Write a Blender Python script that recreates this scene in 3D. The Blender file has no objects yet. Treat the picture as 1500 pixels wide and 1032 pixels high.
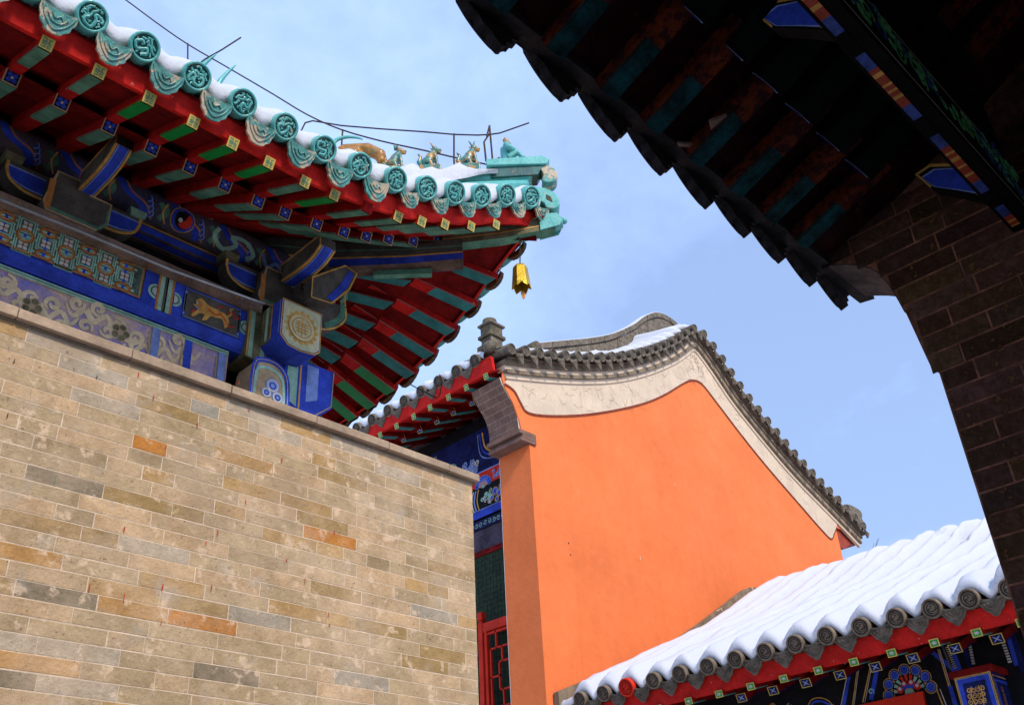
import bpy, math, random
import numpy as np
from mathutils import Vector, Matrix, noise as mnoise
from math import radians, sin, cos, pi, tan, sqrt
random.seed(7)
SC = bpy.context.scene
COL = SC.collection

# ------------------------------------------------------------------ camera
YAW, PIT, ROL, FPX = radians(43.08), radians(31.36), radians(-3.39), 1447.0
CAM = Vector((0, 0, 1.6))
fw = Vector((cos(PIT)*cos(YAW), cos(PIT)*sin(YAW), sin(PIT)))
r0 = fw.cross(Vector((0, 0, 1))).normalized(); u0 = r0.cross(fw)
rt = r0*cos(ROL)+u0*sin(ROL); up = -r0*sin(ROL)+u0*cos(ROL)
cam = bpy.data.cameras.new("camera")
camo = bpy.data.objects.new("camera", cam); COL.objects.link(camo)
camo.matrix_world = Matrix(((rt.x, up.x, -fw.x, 0), (rt.y, up.y, -fw.y, 0), (rt.z, up.z, -fw.z, 1.6), (0, 0, 0, 1)))
cam.sensor_width = 36; cam.lens = 36*FPX/1500; cam.clip_end = 3000; cam.clip_start = 0.05
SC.camera = camo

# ------------------------------------------------------------------ sky + sun
SUN_EL, SUN_AZ = radians(40), radians(-104)     # azimuth from +X towards +Y
sd = Vector((cos(SUN_EL)*cos(SUN_AZ), cos(SUN_EL)*sin(SUN_AZ), sin(SUN_EL)))
w = bpy.data.worlds.new("World"); SC.world = w; w.use_nodes = True
nt = w.node_tree; nt.nodes.clear(); N = nt.nodes.new; L = nt.links.new
sky = N('ShaderNodeTexSky'); sky.sky_type = 'NISHITA'; sky.sun_disc = False
sky.sun_elevation = SUN_EL; sky.sun_rotation = pi/2-SUN_AZ
sky.air_density = 1.2; sky.dust_density = 1.5; sky.ozone_density = 2.0
tc = N('ShaderNodeTexCoord'); mp = N('ShaderNodeMapping'); mp.inputs['Scale'].default_value = (1, 1, 1.4)
n1 = N('ShaderNodeTexNoise'); n1.inputs['Scale'].default_value = 1.7; n1.inputs['Detail'].default_value = 10; n1.inputs['Roughness'].default_value = .6
n1.inputs['Distortion'].default_value = .15
rp = N('ShaderNodeValToRGB'); rp.color_ramp.elements[0].position = .42; rp.color_ramp.elements[1].position = .63
rp.color_ramp.elements[0].color = (.50, .50, .50, 1); rp.color_ramp.elements[1].color = (1, 1, 1, 1)
mx = N('ShaderNodeMix'); mx.data_type = 'RGBA'; mx.inputs['B'].default_value = (4.6, 6.45, 11.0, 1)
bg = N('ShaderNodeBackground'); bg.inputs['Strength'].default_value = .10; out = N('ShaderNodeOutputWorld')
L(tc.outputs['Generated'], mp.inputs[0]); L(mp.outputs[0], n1.inputs['Vector']); L(n1.outputs['Fac'], rp.inputs[0])
L(rp.outputs['Color'], mx.inputs['Factor']); L(sky.outputs[0], mx.inputs['A']); L(mx.outputs['Result'], bg.inputs['Color']); L(bg.outputs[0], out.inputs[0])
sl = bpy.data.lights.new("sun", 'SUN'); sl.energy = 2.5; sl.angle = radians(9); sl.color = (1, .93, .82)
so = bpy.data.objects.new("sun", sl); COL.objects.link(so); so.rotation_mode = 'QUATERNION'
so.rotation_quaternion = (-sd).to_track_quat('-Z', 'Y'); so.location = (0, -5, 30)
SC.view_settings.view_transform = 'Standard'; SC.view_settings.look = 'None'
SC.view_settings.exposure = 0.42; SC.view_settings.gamma = 1; SC.view_settings.use_curve_mapping = False
SC.render.engine = 'CYCLES'; SC.cycles.use_denoising = True; SC.cycles.max_bounces = 8; SC.cycles.diffuse_bounces = 5

# ------------------------------------------------------------------ helpers
def at(px, py, ax, val):
    """surveyed point: where the sight line of photo pixel (px,py) meets the plane ax=val"""
    d = fw*FPX+rt*(px-750)-up*(py-516); i = 'xyz'.index(ax)
    return CAM+d*((val-CAM[i])/d[i])

WM = {}
def tag(o, label=None, cat=None, group=None, kind=None):
    for k, v in (('label', label), ('category', cat), ('group', group), ('kind', kind)):
        if v: o[k] = v
    return o
def empty(name, loc):
    o = bpy.data.objects.new(name, None); COL.objects.link(o); o.location = loc; o.empty_display_size = .2
    WM[o.name] = Matrix.Translation(loc); return o
def place(name, me, parent, M):
    o = bpy.data.objects.new(name, me); COL.objects.link(o)
    if parent is not None:
        o.parent = parent; o.matrix_basis = WM[parent.name].inverted() @ M
    else: o.matrix_basis = M
    WM[o.name] = M.copy(); return o

class MB:
    def __init__(s): s.v = []; s.f = []; s.m = []; s.c = []; s.mats = []; s.sm = []
    def mi(s, m):
        if m not in s.mats: s.mats.append(m)
        return s.mats.index(m)
    def add(s, vs, fs, m, col=(1, 1, 1), smooth=False):
        b = len(s.v); s.v += [tuple(x) for x in vs]; k = s.mi(m)
        for f in fs: s.f.append([b+i for i in f]); s.m.append(k); s.c.append(col); s.sm.append(smooth)
    def box(s, lo, hi, m, col=(1, 1, 1)):
        x0, y0, z0 = lo; x1, y1, z1 = hi
        vs = [(x0,y0,z0),(x1,y0,z0),(x1,y1,z0),(x0,y1,z0),(x0,y0,z1),(x1,y0,z1),(x1,y1,z1),(x0,y1,z1)]
        s.add(vs, [(0,3,2,1),(4,5,6,7),(0,1,5,4),(1,2,6,5),(2,3,7,6),(3,0,4,7)], m, col)
    def prism(s, pts, d, m, col=(1, 1, 1), smooth=False):
        """pts: 3D loop; d: extrusion vector"""
        n = len(pts); d = Vector(d); a = [Vector(p) for p in pts]; vs = a+[p+d for p in a]
        nn = Vector((0, 0, 0))
        for i in range(n): nn += a[i].cross(a[(i+1) % n])
        fs = [list(range(n)), list(range(2*n-1, n-1, -1))]+[(i, n+i, n+(i+1) % n, (i+1) % n) for i in range(n)]
        if nn.dot(d) > 0: fs = [list(reversed(f)) for f in fs]
        s.add(vs, fs[:2], m, col); s.f_last = None
        b = len(s.v)-2*n; k = s.mi(m)
        for f in fs[2:]: s.f.append([b+i for i in f]); s.m.append(k); s.c.append(col); s.sm.append(smooth)
    def grid(s, rows, m, smooth=True, flip=False):
        nr, nc = len(rows), len(rows[0]); vs = [p for r in rows for p in r]
        fs = []
        for i in range(nr-1):
            for j in range(nc-1):
                f = (i*nc+j, i*nc+j+1, (i+1)*nc+j+1, (i+1)*nc+j); fs.append(f[::-1] if flip else f)
        s.add(vs, fs, m, smooth=smooth)
    def tube(s, path, r, m, n=8, caps=True, smooth=True):
        path = [Vector(p) for p in path]; rr = r if isinstance(r, (list, tuple)) else [r]*len(path)
        vs = []; prev = None
        for i, p in enumerate(path):
            t = (path[min(i+1, len(path)-1)]-path[max(i-1, 0)]).normalized()
            a = prev if prev else (Vector((0, 0, 1)) if abs(t.z) < .9 else Vector((1, 0, 0)))
            a = (a-t*a.dot(t)).normalized(); prev = a; b = t.cross(a)
            for k in range(n):
                th = 2*pi*k/n; vs.append(p+a*cos(th)*rr[i]+b*sin(th)*rr[i])
        fs = [(i*n+k, i*n+(k+1) % n, (i+1)*n+(k+1) % n, (i+1)*n+k) for i in range(len(path)-1) for k in range(n)]
        s.add(vs, fs, m, smooth=smooth)
        if caps:
            s.add(vs[:n], [list(range(n-1, -1, -1))], m); s.add(vs[-n:], [list(range(n))], m)
    def ell(s, c, rad, m, n=10, M=None):
        vs = []; fs = []; c = Vector(c); h = n//2+1
        for i in range(h+1):
            ph = pi*i/h
            for k in range(n):
                th = 2*pi*k/n; p = Vector((rad[0]*sin(ph)*cos(th), rad[1]*sin(ph)*sin(th), rad[2]*cos(ph)))
                if M: p = M @ p
                vs.append(c+p)
        for i in range(h):
            for k in range(n): fs.append((i*n+k, (i+1)*n+k, (i+1)*n+(k+1) % n, i*n+(k+1) % n))
        s.add(vs, fs, m, smooth=True)
    # ---- flat painted work on a frame F=(origin,U,V,N)
    def poly(s, F, pts, off, m, col=(1, 1, 1)):
        s.k = getattr(s, 'k', 0)+1; off += 1e-5*(s.k % 70)
        O, U, V, Nn = F; n = len(pts)
        ar = sum(pts[i][0]*pts[(i+1) % n][1]-pts[(i+1) % n][0]*pts[i][1] for i in range(n))
        if ar*U.cross(V).dot(Nn) < 0: pts = pts[::-1]
        s.add([O+U*p[0]+V*p[1]+Nn*off for p in pts], [list(range(n))], m, col)
    def rib(s, F, pts, wd, off, m, closed=False):
        s.k = getattr(s, 'k', 0)+1; off += 1e-5*(s.k % 70)
        n = len(pts); P = [Vector((p[0], p[1])) for p in pts]; l = []; r = []
        ww = wd if isinstance(wd, (list, tuple)) else [wd]*n
        for i in range(n):
            a = P[(i-1) % n] if (closed or i > 0) else P[i]; b = P[(i+1) % n] if (closed or i < n-1) else P[i]
            t = (b-a); t = t.normalized() if t.length > 1e-9 else Vector((1, 0)); q = Vector((-t.y, t.x))
            l.append(P[i]+q*ww[i]/2); r.append(P[i]-q*ww[i]/2)
        O, U, V, Nn = F; sg = U.cross(V).dot(Nn) > 0
        vs = [O+U*p.x+V*p.y+Nn*off for p in l+r]; fs = []
        for i in range(n if closed else n-1):
            j = (i+1) % n; f = (i, n+i, n+j, j); fs.append(f if sg else f[::-1])
        s.add(vs, fs, m)
    def disc(s, F, c, r, off, m, n=20, ry=None, a0=0, a1=2*pi):
        ry = ry or r
        k = [(c[0]+r*cos(a0+(a1-a0)*i/n), c[1]+ry*sin(a0+(a1-a0)*i/n)) for i in range(n if a1-a0 > 6.2 else n+1)]
        s.poly(F, k, off, m)
    def ring(s, F, c, r, wd, off, m, n=20, a0=0, a1=2*pi):
        full = a1-a0 > 6.2
        s.rib(F, [(c[0]+r*cos(a0+(a1-a0)*i/n), c[1]+r*sin(a0+(a1-a0)*i/n)) for i in range(n if full else n+1)], wd, off, m, closed=full)
    def curl(s, F, c, r, wd, off, m, turns=1.3, a0=0, sg=1, n=18):
        s.rib(F, [(c[0]+r*(1-.75*i/n)*cos(a0+sg*2*pi*turns*i/n), c[1]+r*(1-.75*i/n)*sin(a0+sg*2*pi*turns*i/n)) for i in range(n+1)],
              [wd*(.6+.6*sin(pi*i/n)) for i in range(n+1)], off, m)
    def mesh(s, name, o=Vector((0, 0, 0)), colors=False):
        me = bpy.data.meshes.new(name); me.from_pydata([(x-o[0], y-o[1], z-o[2]) for x, y, z in s.v], [], s.f)
        for m in s.mats: me.materials.append(m)
        me.polygons.foreach_set('material_index', s.m); me.polygons.foreach_set('use_smooth', s.sm)
        if colors:
            ca = me.color_attributes.new('tint', 'FLOAT_COLOR', 'CORNER'); buf = []
            for f, c in zip(s.f, s.c): buf += [c[0], c[1], c[2], 1.0]*len(f)
            ca.data.foreach_set('color', buf)
        me.update(); return me
    def build(s, name, parent=None, colors=False, bevel=0, smooth_angle=False):
        a = np.array(s.v); o = Vector(((a[:, 0].min()+a[:, 0].max())/2, (a[:, 1].min()+a[:, 1].max())/2, a[:, 2].min()))
        ob = place(name, s.mesh(name, o, colors), parent, Matrix.Translation(o))
        if bevel:
            b = ob.modifiers.new('bevel', 'BEVEL'); b.width = bevel; b.segments = 2; b.limit_method = 'ANGLE'; b.angle_limit = radians(40); b.use_clamp_overlap = True
        return ob

def V3(*a): return Vector(a)
X, Y, Z = V3(1, 0, 0), V3(0, 1, 0), V3(0, 0, 1)
def smoothc(pts, n=6):
    """Catmull-Rom through 2D points"""
    P = [pts[0]]+list(pts)+[pts[-1]]; o = []
    for i in range(1, len(P)-2):
        a, b, c, d = (np.array(q, float) for q in P[i-1:i+3])
        for k in range(n):
            t = k/n; o.append(tuple(.5*((2*b)+(c-a)*t+(2*a-5*b+4*c-d)*t*t+(-a+3*b-3*c+d)*t**3)))
    o.append(tuple(pts[-1])); return o
def interp(x, xs, ys): return float(np.interp(x, xs, ys))

# ------------------------------------------------------------------ materials
def mat(name, col, rough=.7, var=.18, scale=6, bump=.15, bscale=60, chip=None, chipcol=(.45, .36, .27), chipscale=14, streak=0, tint=False, spec=.35, metal=0, col2=None, coat=0, varscale3=(1, 1, 1), dark=None, wash=None):
    m = bpy.data.materials.new(name); m.use_nodes = True; t = m.node_tree; t.nodes.clear(); N = t.nodes.new; L = t.links.new
    o = N('ShaderNodeOutputMaterial'); b = N('ShaderNodeBsdfPrincipled'); L(b.outputs[0], o.inputs[0])
    b.inputs['Roughness'].default_value = rough; b.inputs['Metallic'].default_value = metal
    b.inputs['Specular IOR Level'].default_value = spec; b.inputs['Coat Weight'].default_value = coat; b.inputs['Coat Roughness'].default_value = .15
    tc = N('ShaderNodeTexCoord'); oi = N('ShaderNodeObjectInfo')
    mp = N('ShaderNodeVectorMath'); mp.operation = 'MULTIPLY_ADD'; mp.inputs[1].default_value = varscale3
    rnd = N('ShaderNodeVectorMath'); rnd.operation = 'SCALE'; rnd.inputs[0].default_value = (37, 19, 53); L(oi.outputs['Random'], rnd.inputs['Scale'])
    L(tc.outputs['Object'], mp.inputs[0]); L(rnd.outputs[0], mp.inputs[2]); vec = mp.outputs[0]
    def noise(sc, det=6, ro=.6):
        n = N('ShaderNodeTexNoise'); n.inputs['Scale'].default_value = sc; n.inputs['Detail'].default_value = det; n.inputs['Roughness'].default_value = ro; L(vec, n.inputs['Vector']); return n.outputs['Fac']
    def mixc(fac, a, bb, mode='MIX'):
        x = N('ShaderNodeMix'); x.data_type = 'RGBA'; x.blend_type = mode
        for k, vv in (('Factor', fac), ('A', a), ('B', bb)):
            if hasattr(vv, 'links'): L(vv, x.inputs[k])
            elif k == 'Factor': x.inputs[k].default_value = vv
            else: x.inputs[k].default_value = (*vv, 1)
        return x.outputs['Result']
    def ramp(f, a, bb, va=0, vb=1):
        r = N('ShaderNodeMapRange'); r.inputs['From Min'].default_value = a; r.inputs['From Max'].default_value = bb; r.inputs['To Min'].default_value = va; r.inputs['To Max'].default_value = vb; L(f, r.inputs['Value']); return r.outputs[0]
    base = col
    if tint:
        at_ = N('ShaderNodeAttribute'); at_.attribute_name = 'tint'; base = at_.outputs['Color']
    c2 = col2 or tuple(x*(1-2*var) for x in col)
    nz = noise(scale)
    if tint: cc = mixc(ramp(nz, .35, .65, 0, 1), base, mixc(1.0, base, (1-var*1.6, 1-var*1.7, 1-var*1.9), 'MULTIPLY'))
    else: cc = mixc(ramp(nz, .3, .7), base, c2)
    fine = noise(scale*9, 4)
    cc = mixc(1.0, cc, mixc(ramp(fine, .3, .7), (1-var*.7,)*3, (1+var*.5,)*3), 'MULTIPLY')
    if streak:
        st = N('ShaderNodeTexNoise'); st.inputs['Scale'].default_value = 1; st.inputs['Detail'].default_value = 7
        sm_ = N('ShaderNodeVectorMath'); sm_.operation = 'MULTIPLY'; sm_.inputs[1].default_value = (9, 9, .7); L(tc.outputs['Object'], sm_.inputs[0]); L(sm_.outputs[0], st.inputs['Vector'])
        cc = mixc(ramp(st.outputs['Fac'], .55, .75, 0, streak), cc, dark or tuple(x*.35 for x in col))
    if wash:      # old lime wash in soft patches that cross the joints
        for sc_, a_, b_, k_, wc in ((2.2, .45, .70, .5, wash), (11, .57, .64, .6, tuple(x*1.12 for x in wash)), (5, .56, .70, .5, (.37, .32, .25)), (1.8, .53, .68, .5, (.29, .20, .115)), (34, .64, .67, .6, (.12, .08, .05))):
            cc = mixc(ramp(noise(sc_, 8, .65), a_, b_, 0, k_), cc, wc)
    if chip is not None:
        ch = noise(chipscale, 8, .7); f = ramp(ch, chip, chip+.03); cc = mixc(f, cc, chipcol)
    L(cc, b.inputs['Base Color'])
    if bump:
        bp = N('ShaderNodeBump'); bp.inputs['Strength'].default_value = bump; bp.inputs['Distance'].default_value = .01; bn = noise(bscale, 5); L(bn, bp.inputs['Height']); L(bp.outputs[0], b.inputs['Normal'])
    rr = ramp(noise(scale*2), .3, .7, max(0, rough-.1), min(1, rough+.12)); L(rr, b.inputs['Roughness'])
    return m

WOODC = (.10, .055, .035)
M = {}
M['brick'] = mat('brick_face', (.4, .3, .2), .9, .17, 9, .8, 45, tint=True, wash=(.66, .47, .31))
M['mortar'] = mat('mortar', (.76, .58, .41), .95, .2, 8, .5, 50)
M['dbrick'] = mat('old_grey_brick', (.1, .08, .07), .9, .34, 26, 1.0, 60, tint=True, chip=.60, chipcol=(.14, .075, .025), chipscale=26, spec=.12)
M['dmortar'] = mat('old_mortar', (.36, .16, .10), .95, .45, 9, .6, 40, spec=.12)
M['cbrick'] = mat('corbel_brick', (.25, .135, .095), .85, .22, 5, .4, 40)
M['stone'] = mat('coping_stone', (.48, .34, .225), .9, .2, 5, .5, 30, chip=.66, chipcol=(.55, .44, .34), chipscale=9)
M['orange'] = mat('orange_plaster', (.84, .195, .052), .92, .09, .9, .4, 25, streak=.26, dark=(.6, .13, .04), chip=.755, chipcol=(.86, .30, .14), chipscale=5)
M['cream'] = mat('cream_plaster', (.68, .53, .38), .92, .10, 3, .4, 22, streak=.22, dark=(.30, .21, .13), chip=.68, chipcol=(.36, .26, .17), chipscale=7)
M['cornice'] = mat('cornice_plaster', (.30, .225, .145), .92, .3, 6, .5, 30, streak=.6, dark=(.07, .05, .035), chip=.62, chipcol=(.5, .38, .25), chipscale=6)
M['snow'] = mat('snow', (.58, .59, .63), .7, .03, 3, .6, 34, spec=.3)
M['teal'] = mat('teal_glaze', (.07, .37, .335), .34, .3, 10, .35, 50, chip=.63, chipcol=(.36, .29, .18), chipscale=13, coat=.3, col2=(.15, .50, .45))
M['tealrelief'] = mat('teal_glaze_relief', (.04, .15, .13), .35, .3, 16, .3, 60, chip=.6, chipcol=(.16, .14, .09), chipscale=20, coat=.3)  # sunk ground of the tile ends, darkened as painted recess shade
M['tealworn'] = mat('worn_teal_glaze', (.11, .38, .32), .45, .3, 12, .5, 50, chip=.50, chipcol=(.50, .40, .27), chipscale=11, coat=.2)
M['clay'] = mat('grey_clay_tile', (.225, .18, .13), .85, .35, 14, .6, 50, chip=.64, chipcol=(.30, .26, .19), chipscale=10)
M['claywarm'] = mat('brown_clay_tile', (.24, .175, .12), .85, .3, 14, .6, 50, chip=.66, chipcol=(.12, .09, .07), chipscale=16)
M['clayrec'] = mat('grey_clay_recess', (.09, .07, .05), .9, .3, 14, .6, 50)  # clay tone darkened to put shade into the cap recesses
M['claydark'] = mat('dark_clay_tile', (.024, .018, .02), .85, .35, 14, .6, 50)  # porch tiles, colour lowered to hold the porch's shade
M['moss'] = mat('mossy_underside', (.20, .12, .06), .8, .4, 8, .5, 40, chip=.55, chipcol=(.05, .13, .05), chipscale=7)
M['red'] = mat('red_paint', (.50, .012, .008), .75, .28, 7, .35, 40, chip=.655, chipcol=(.60, .42, .36), chipscale=24, spec=.12)
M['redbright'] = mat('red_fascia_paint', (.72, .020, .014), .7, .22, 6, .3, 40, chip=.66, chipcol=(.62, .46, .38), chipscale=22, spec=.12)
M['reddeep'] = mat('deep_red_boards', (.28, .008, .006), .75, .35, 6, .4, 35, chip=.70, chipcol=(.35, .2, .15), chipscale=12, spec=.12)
M['redlac'] = mat('red_lacquer', (.74, .035, .012), .6, .15, 5, .2, 40, spec=.15)
M['redorange'] = mat('orange_red_paint', (.42, .055, .02), .6, .25, 6, .3, 40)
M['green'] = mat('green_paint', (.14, .34, .22), .6, .3, 7, .35, 40, chip=.68, chipcol=(.2, .17, .12), chipscale=12, spec=.12)
M['brightgreen'] = mat('fresh_green_paint', (.0, .30, .04), .45, .15, 5, .2, 40)
M['tealpaint'] = mat('teal_paint', (.06, .31, .28), .6, .25, 8, .4, 40, chip=.70, chipcol=(.25, .22, .18), chipscale=14, spec=.12)
M['pink'] = mat('faded_pink_edge', (.45, .2, .17), .7, .2, 9, .2, 40)
M['yellow'] = mat('yellow_paint', (.72, .52, .10), .55, .15, 12, .2, 50, chip=.68, chipcol=(.3, .22, .14), chipscale=30)
M['gold'] = mat('gold_line', (.80, .43, .10), .45, .25, 14, .2, 50, spec=.12)
M['blue'] = mat('blue_paint', (.045, .095, .66), .55, .3, 7, .3, 40, chip=.675, chipcol=(.13, .10, .10), chipscale=12, spec=.12)
M['bluedark'] = mat('dark_blue_paint', (.014, .022, .13), .6, .35, 7, .3, 40, chip=.66, chipcol=(.05, .035, .03), chipscale=12, spec=.12)
M['violetblue'] = mat('faded_ochre_and_blue', (.74, .50, .25), .7, .3, 6, .4, 30, col2=(.13, .15, .55), spec=.12)
M['bluelight'] = mat('pale_blue_paint', (.28, .40, .80), .6, .25, 7, .3, 40, spec=.12)
M['mintdark'] = mat('dark_mint_ground', (.13, .20, .15), .7, .3, 9, .3, 40, spec=.12)
M['mintgold'] = mat('pale_gilt_ground', (.70, .62, .36), .6, .25, 9, .3, 40, spec=.12, col2=(.42, .46, .28))
M['sootblue'] = mat('sooty_blue_black', (.045, .05, .11), .7, .35, 5, .4, 35, col2=(.13, .09, .075), spec=.12)  # purlin ground, dark blue with brown mottling
M['black'] = mat('black_paint', (.012, .012, .014), .6, .3, 7, .3, 40, spec=.12)
M['char'] = mat('sooty_panel', (.14, .125, .10), .7, .3, 7, .4, 40, spec=.12)  # dark grey-brown ground, mottled
M['mint'] = mat('mint_paint', (.40, .68, .50), .6, .25, 9, .3, 40, chip=.7, chipcol=(.12, .10, .08), chipscale=14, spec=.12)
M['white'] = mat('white_paint', (.66, .62, .55), .6, .15, 9, .2, 40)
M['tan'] = mat('tan_paint', (.58, .42, .24), .7, .25, 9, .3, 40, spec=.12)
M['olive'] = mat('olive_paint', (.24, .22, .12), .75, .35, 8, .5, 30, spec=.12)
M['wood'] = mat('weathered_timber', (.19, .12, .085), .8, .4, 5, .6, 30, varscale3=(1, 1, 1), spec=.12)
M['woodgrey'] = mat('grey_weathered_timber', (.38, .26, .19), .85, .35, 6, .6, 30, spec=.12)
M['brownorange'] = mat('ochre_brown_paint', (.62, .25, .07), .6, .25, 9, .2, 40, spec=.12)
M['iron'] = mat('rusty_iron', (.07, .038, .025), .7, .3, 20, .2, 60)
M['steel'] = mat('galvanised_steel', (.42, .42, .42), .35, .15, 14, .1, 60, metal=.6)
M['brass'] = mat('gilt_bronze', (.80, .50, .03), .3, .25, 10, .2, 50, metal=.55)
M['amber'] = mat('amber_glaze', (.50, .22, .03), .35, .3, 30, .3, 60, coat=.3, chip=.58, chipcol=(.10, .2, .12), chipscale=22)
M['figteal'] = mat('figure_glaze', (.07, .27, .22), .35, .3, 20, .3, 60, coat=.3, chip=.50, chipcol=(.42, .22, .06), chipscale=16)
M['skinglaze'] = mat('tan_glaze', (.50, .34, .16), .4, .2, 20, .2, 60, coat=.2)
M['gablewood'] = M['redbright']
M['mesh'] = mat('green_screen', (.018, .045, .012), .8, .3, 8, .3, 40)
M['meshline'] = mat('green_screen_line', (.006, .014, .006), .8, .3, 8, .2, 40)
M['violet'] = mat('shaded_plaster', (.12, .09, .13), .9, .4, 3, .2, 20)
M['leaf'] = mat('leaf', (.16, .15, .02), .6, .3, 20, .1, 60)
M['twig'] = mat('twig', (.06, .04, .025), .8, .3, 20, .1, 60)
M['spotred'] = mat('red_paint_drip', (.60, .035, .015), .7, .3, 40, .1, 60)
M['spotgreen'] = mat('green_paint_drip', (.05, .3, .1), .7, .2, 40, .1, 60)
M['spotblack'] = mat('black_spot', (.02, .015, .01), .8, .2, 40, .1, 60)
# dark porch paints (old, with the porch's shade put into their colours)
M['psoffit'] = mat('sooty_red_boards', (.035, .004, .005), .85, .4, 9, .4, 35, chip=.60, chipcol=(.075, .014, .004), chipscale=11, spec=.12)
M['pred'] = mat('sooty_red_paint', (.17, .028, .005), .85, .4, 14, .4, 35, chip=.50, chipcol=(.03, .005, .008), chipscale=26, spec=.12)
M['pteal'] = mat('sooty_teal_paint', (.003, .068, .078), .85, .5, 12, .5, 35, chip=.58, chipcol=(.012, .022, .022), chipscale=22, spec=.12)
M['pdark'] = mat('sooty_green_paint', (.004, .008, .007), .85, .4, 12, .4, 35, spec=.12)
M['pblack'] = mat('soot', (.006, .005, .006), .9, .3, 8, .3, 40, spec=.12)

# ------------------------------------------------------------------ ground (structure)
g = MB(); g.add([(-600, -600, 0), (600, -600, 0), (600, 600, 0), (-600, 600, 0)], [(0, 1, 2, 3)], mat('stone_paving', (.66, .63, .60), .9, .15, .8, .4, 6, chip=.5, chipcol=(.80, .80, .82), chipscale=.35))  # snowy paving, made pale to bounce light up under the eaves
tag(g.build('ground'), kind='structure')

# ------------------------------------------------------------------ brick wall (foreground left)
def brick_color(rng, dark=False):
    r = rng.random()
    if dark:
        k = rng.uniform(.55, 1.35); return (.095*k, .050*k*rng.uniform(.85, 1.1), .033*k*rng.uniform(.7, 1.2))  # unlit pier: its shade is put into these dark browns
    if r < .015: c = (.40, .24, .10)
    elif r < .14: c = (.39, .265, .13)
    elif r < .48: c = (.36, .295, .205)
    elif r < .58: c = (.315, .26, .185)
    elif r < .82: c = (.42, .325, .228)
    else: c = (.46, .34, .235)
    k = rng.uniform(.93, 1.06)
    if .14 <= r: c = tuple(.62*a+.38*q for a, q in zip(c, (.415, .32, .222)))
    return (c[0]*k*1.22, c[1]*k*1.07, c[2]*k*.84)
def brick_courses(mb, O, U, Nn, length, z0, z1, ch, m, mm, rng, Lr=(.355, .382), dark=False, joint=.004, proud=.004, accents=()):
    """courses of bricks on the plane through O spanned by U and Z; bricks stand proud of the mortar"""
    z = z1; row = 0
    cells = []
    while z > z0+.001:
        zb = max(z0, z-ch); xx = -rng.uniform(0, .28)
        while xx < length:
            l = rng.choice((rng.uniform(*Lr), rng.uniform(*Lr), rng.uniform(*Lr), rng.uniform(.17, .19)))
            a, b = max(0, xx), min(length, xx+l)
            if length-b < .06: b = length; l = b-xx
            if b-a > .02: cells.append([a, b, zb, z, brick_color(rng, dark)])
            xx += l
        z = zb; row += 1
    for (ux, uz, c) in accents:
        for q in cells:
            if q[0] <= ux <= q[1] and q[2] <= uz <= q[3]: q[4] = c
    j = joint/2; e = .0022
    for a, b, zb, zt, c in cells:
        p = proud*rng.uniform(.6, 1.25); jl = j*rng.uniform(.3, 1.4); jt = j*rng.uniform(.4, 1.3)
        o = [(a+jl, zb+jt), (b-jl, zb+jt), (b-jl, zt-jt), (a+jl, zt-jt)]; i = [(a+jl+e, zb+jt+e), (b-jl-e, zb+jt+e), (b-jl-e, zt-jt-e), (a+jl+e, zt-jt-e)]
        vs = [O+U*u+Z*(v-O.z)+Nn*.0 for u, v in o]+[O+U*u+Z*(v-O.z)+Nn*p for u, v in i]
        fs = [(4, 5, 6, 7), (0, 1, 5, 4), (1, 2, 6, 5), (2, 3, 7, 6), (3, 0, 4, 7)]
        if U.cross(Z).dot(Nn) < 0: fs = [f[::-1] for f in fs]
        mb.add(vs, fs, m, c)

WY, WX1, WT = 4.5, 4.335, 4.369
wall = empty('brick_wall', (1.2, 4.7, 0))
tag(wall, 'tan brick wall with pale mortar and a stone coping in the left foreground', 'wall')
rng = random.Random(11)
acc = []
OR, YE, DK, PK = (.52, .20, .035), (.36, .225, .085), (.235, .18, .11), (.46, .36, .25)
for (px, py, c) in [(200,653,OR),(345,678,(.46,.27,.11)),(240,594,YE),(185,735,YE),(155,723,YE),(270,747,YE),(215,906,(.46,.23,.06)),(262,892,YE),(310,924,OR),(480,760,YE),(500,797,OR),(470,858,YE),(560,925,YE),(60,770,(.40,.25,.11)),(120,785,(.38,.24,.10)),(75,880,DK),(120,890,DK),(60,640,(.36,.25,.13)),(70,690,DK),(10,870,(.38,.24,.1)),(90,940,DK),(330,983,DK),(380,985,DK),(20,985,DK),(640,860,YE),(620,950,YE),(590,975,YE),(480,700,YE),(560,745,(.37,.26,.14)),(630,820,YE),(555,820,(.36,.25,.13)),(500,650,PK),(440,640,PK),(380,610,PK),(120,570,PK),(50,500,PK),(560,680,PK),(300,590,(.36,.31,.235)),(170,560,(.36,.31,.235)),(600,700,PK),(400,900,(.35,.29,.21)),(150,960,PK),(140,1010,PK),(30,930,PK),(250,820,PK),(540,1000,(.36,.30,.22)),(650,900,(.36,.30,.22))]:
    p = at(px, py, 'y', WY); acc.append((p.x+1.5, p.z, c))
b = MB(); b.box((-1.5, WY, 0), (WX1-.003, WY+.36, WT), M['mortar'])
brick_courses(b, V3(-1.5, WY, 0), X, -Y, WX1+1.5, .0, WT, .0773, M['brick'], None, rng, accents=acc, joint=.0052, proud=.0015)
brick_courses(b, V3(WX1-.003, WY-.003, 0), Y, X, .363, .0, WT, .0773, M['brick'], None, rng, joint=.0052, proud=.0015)
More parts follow.
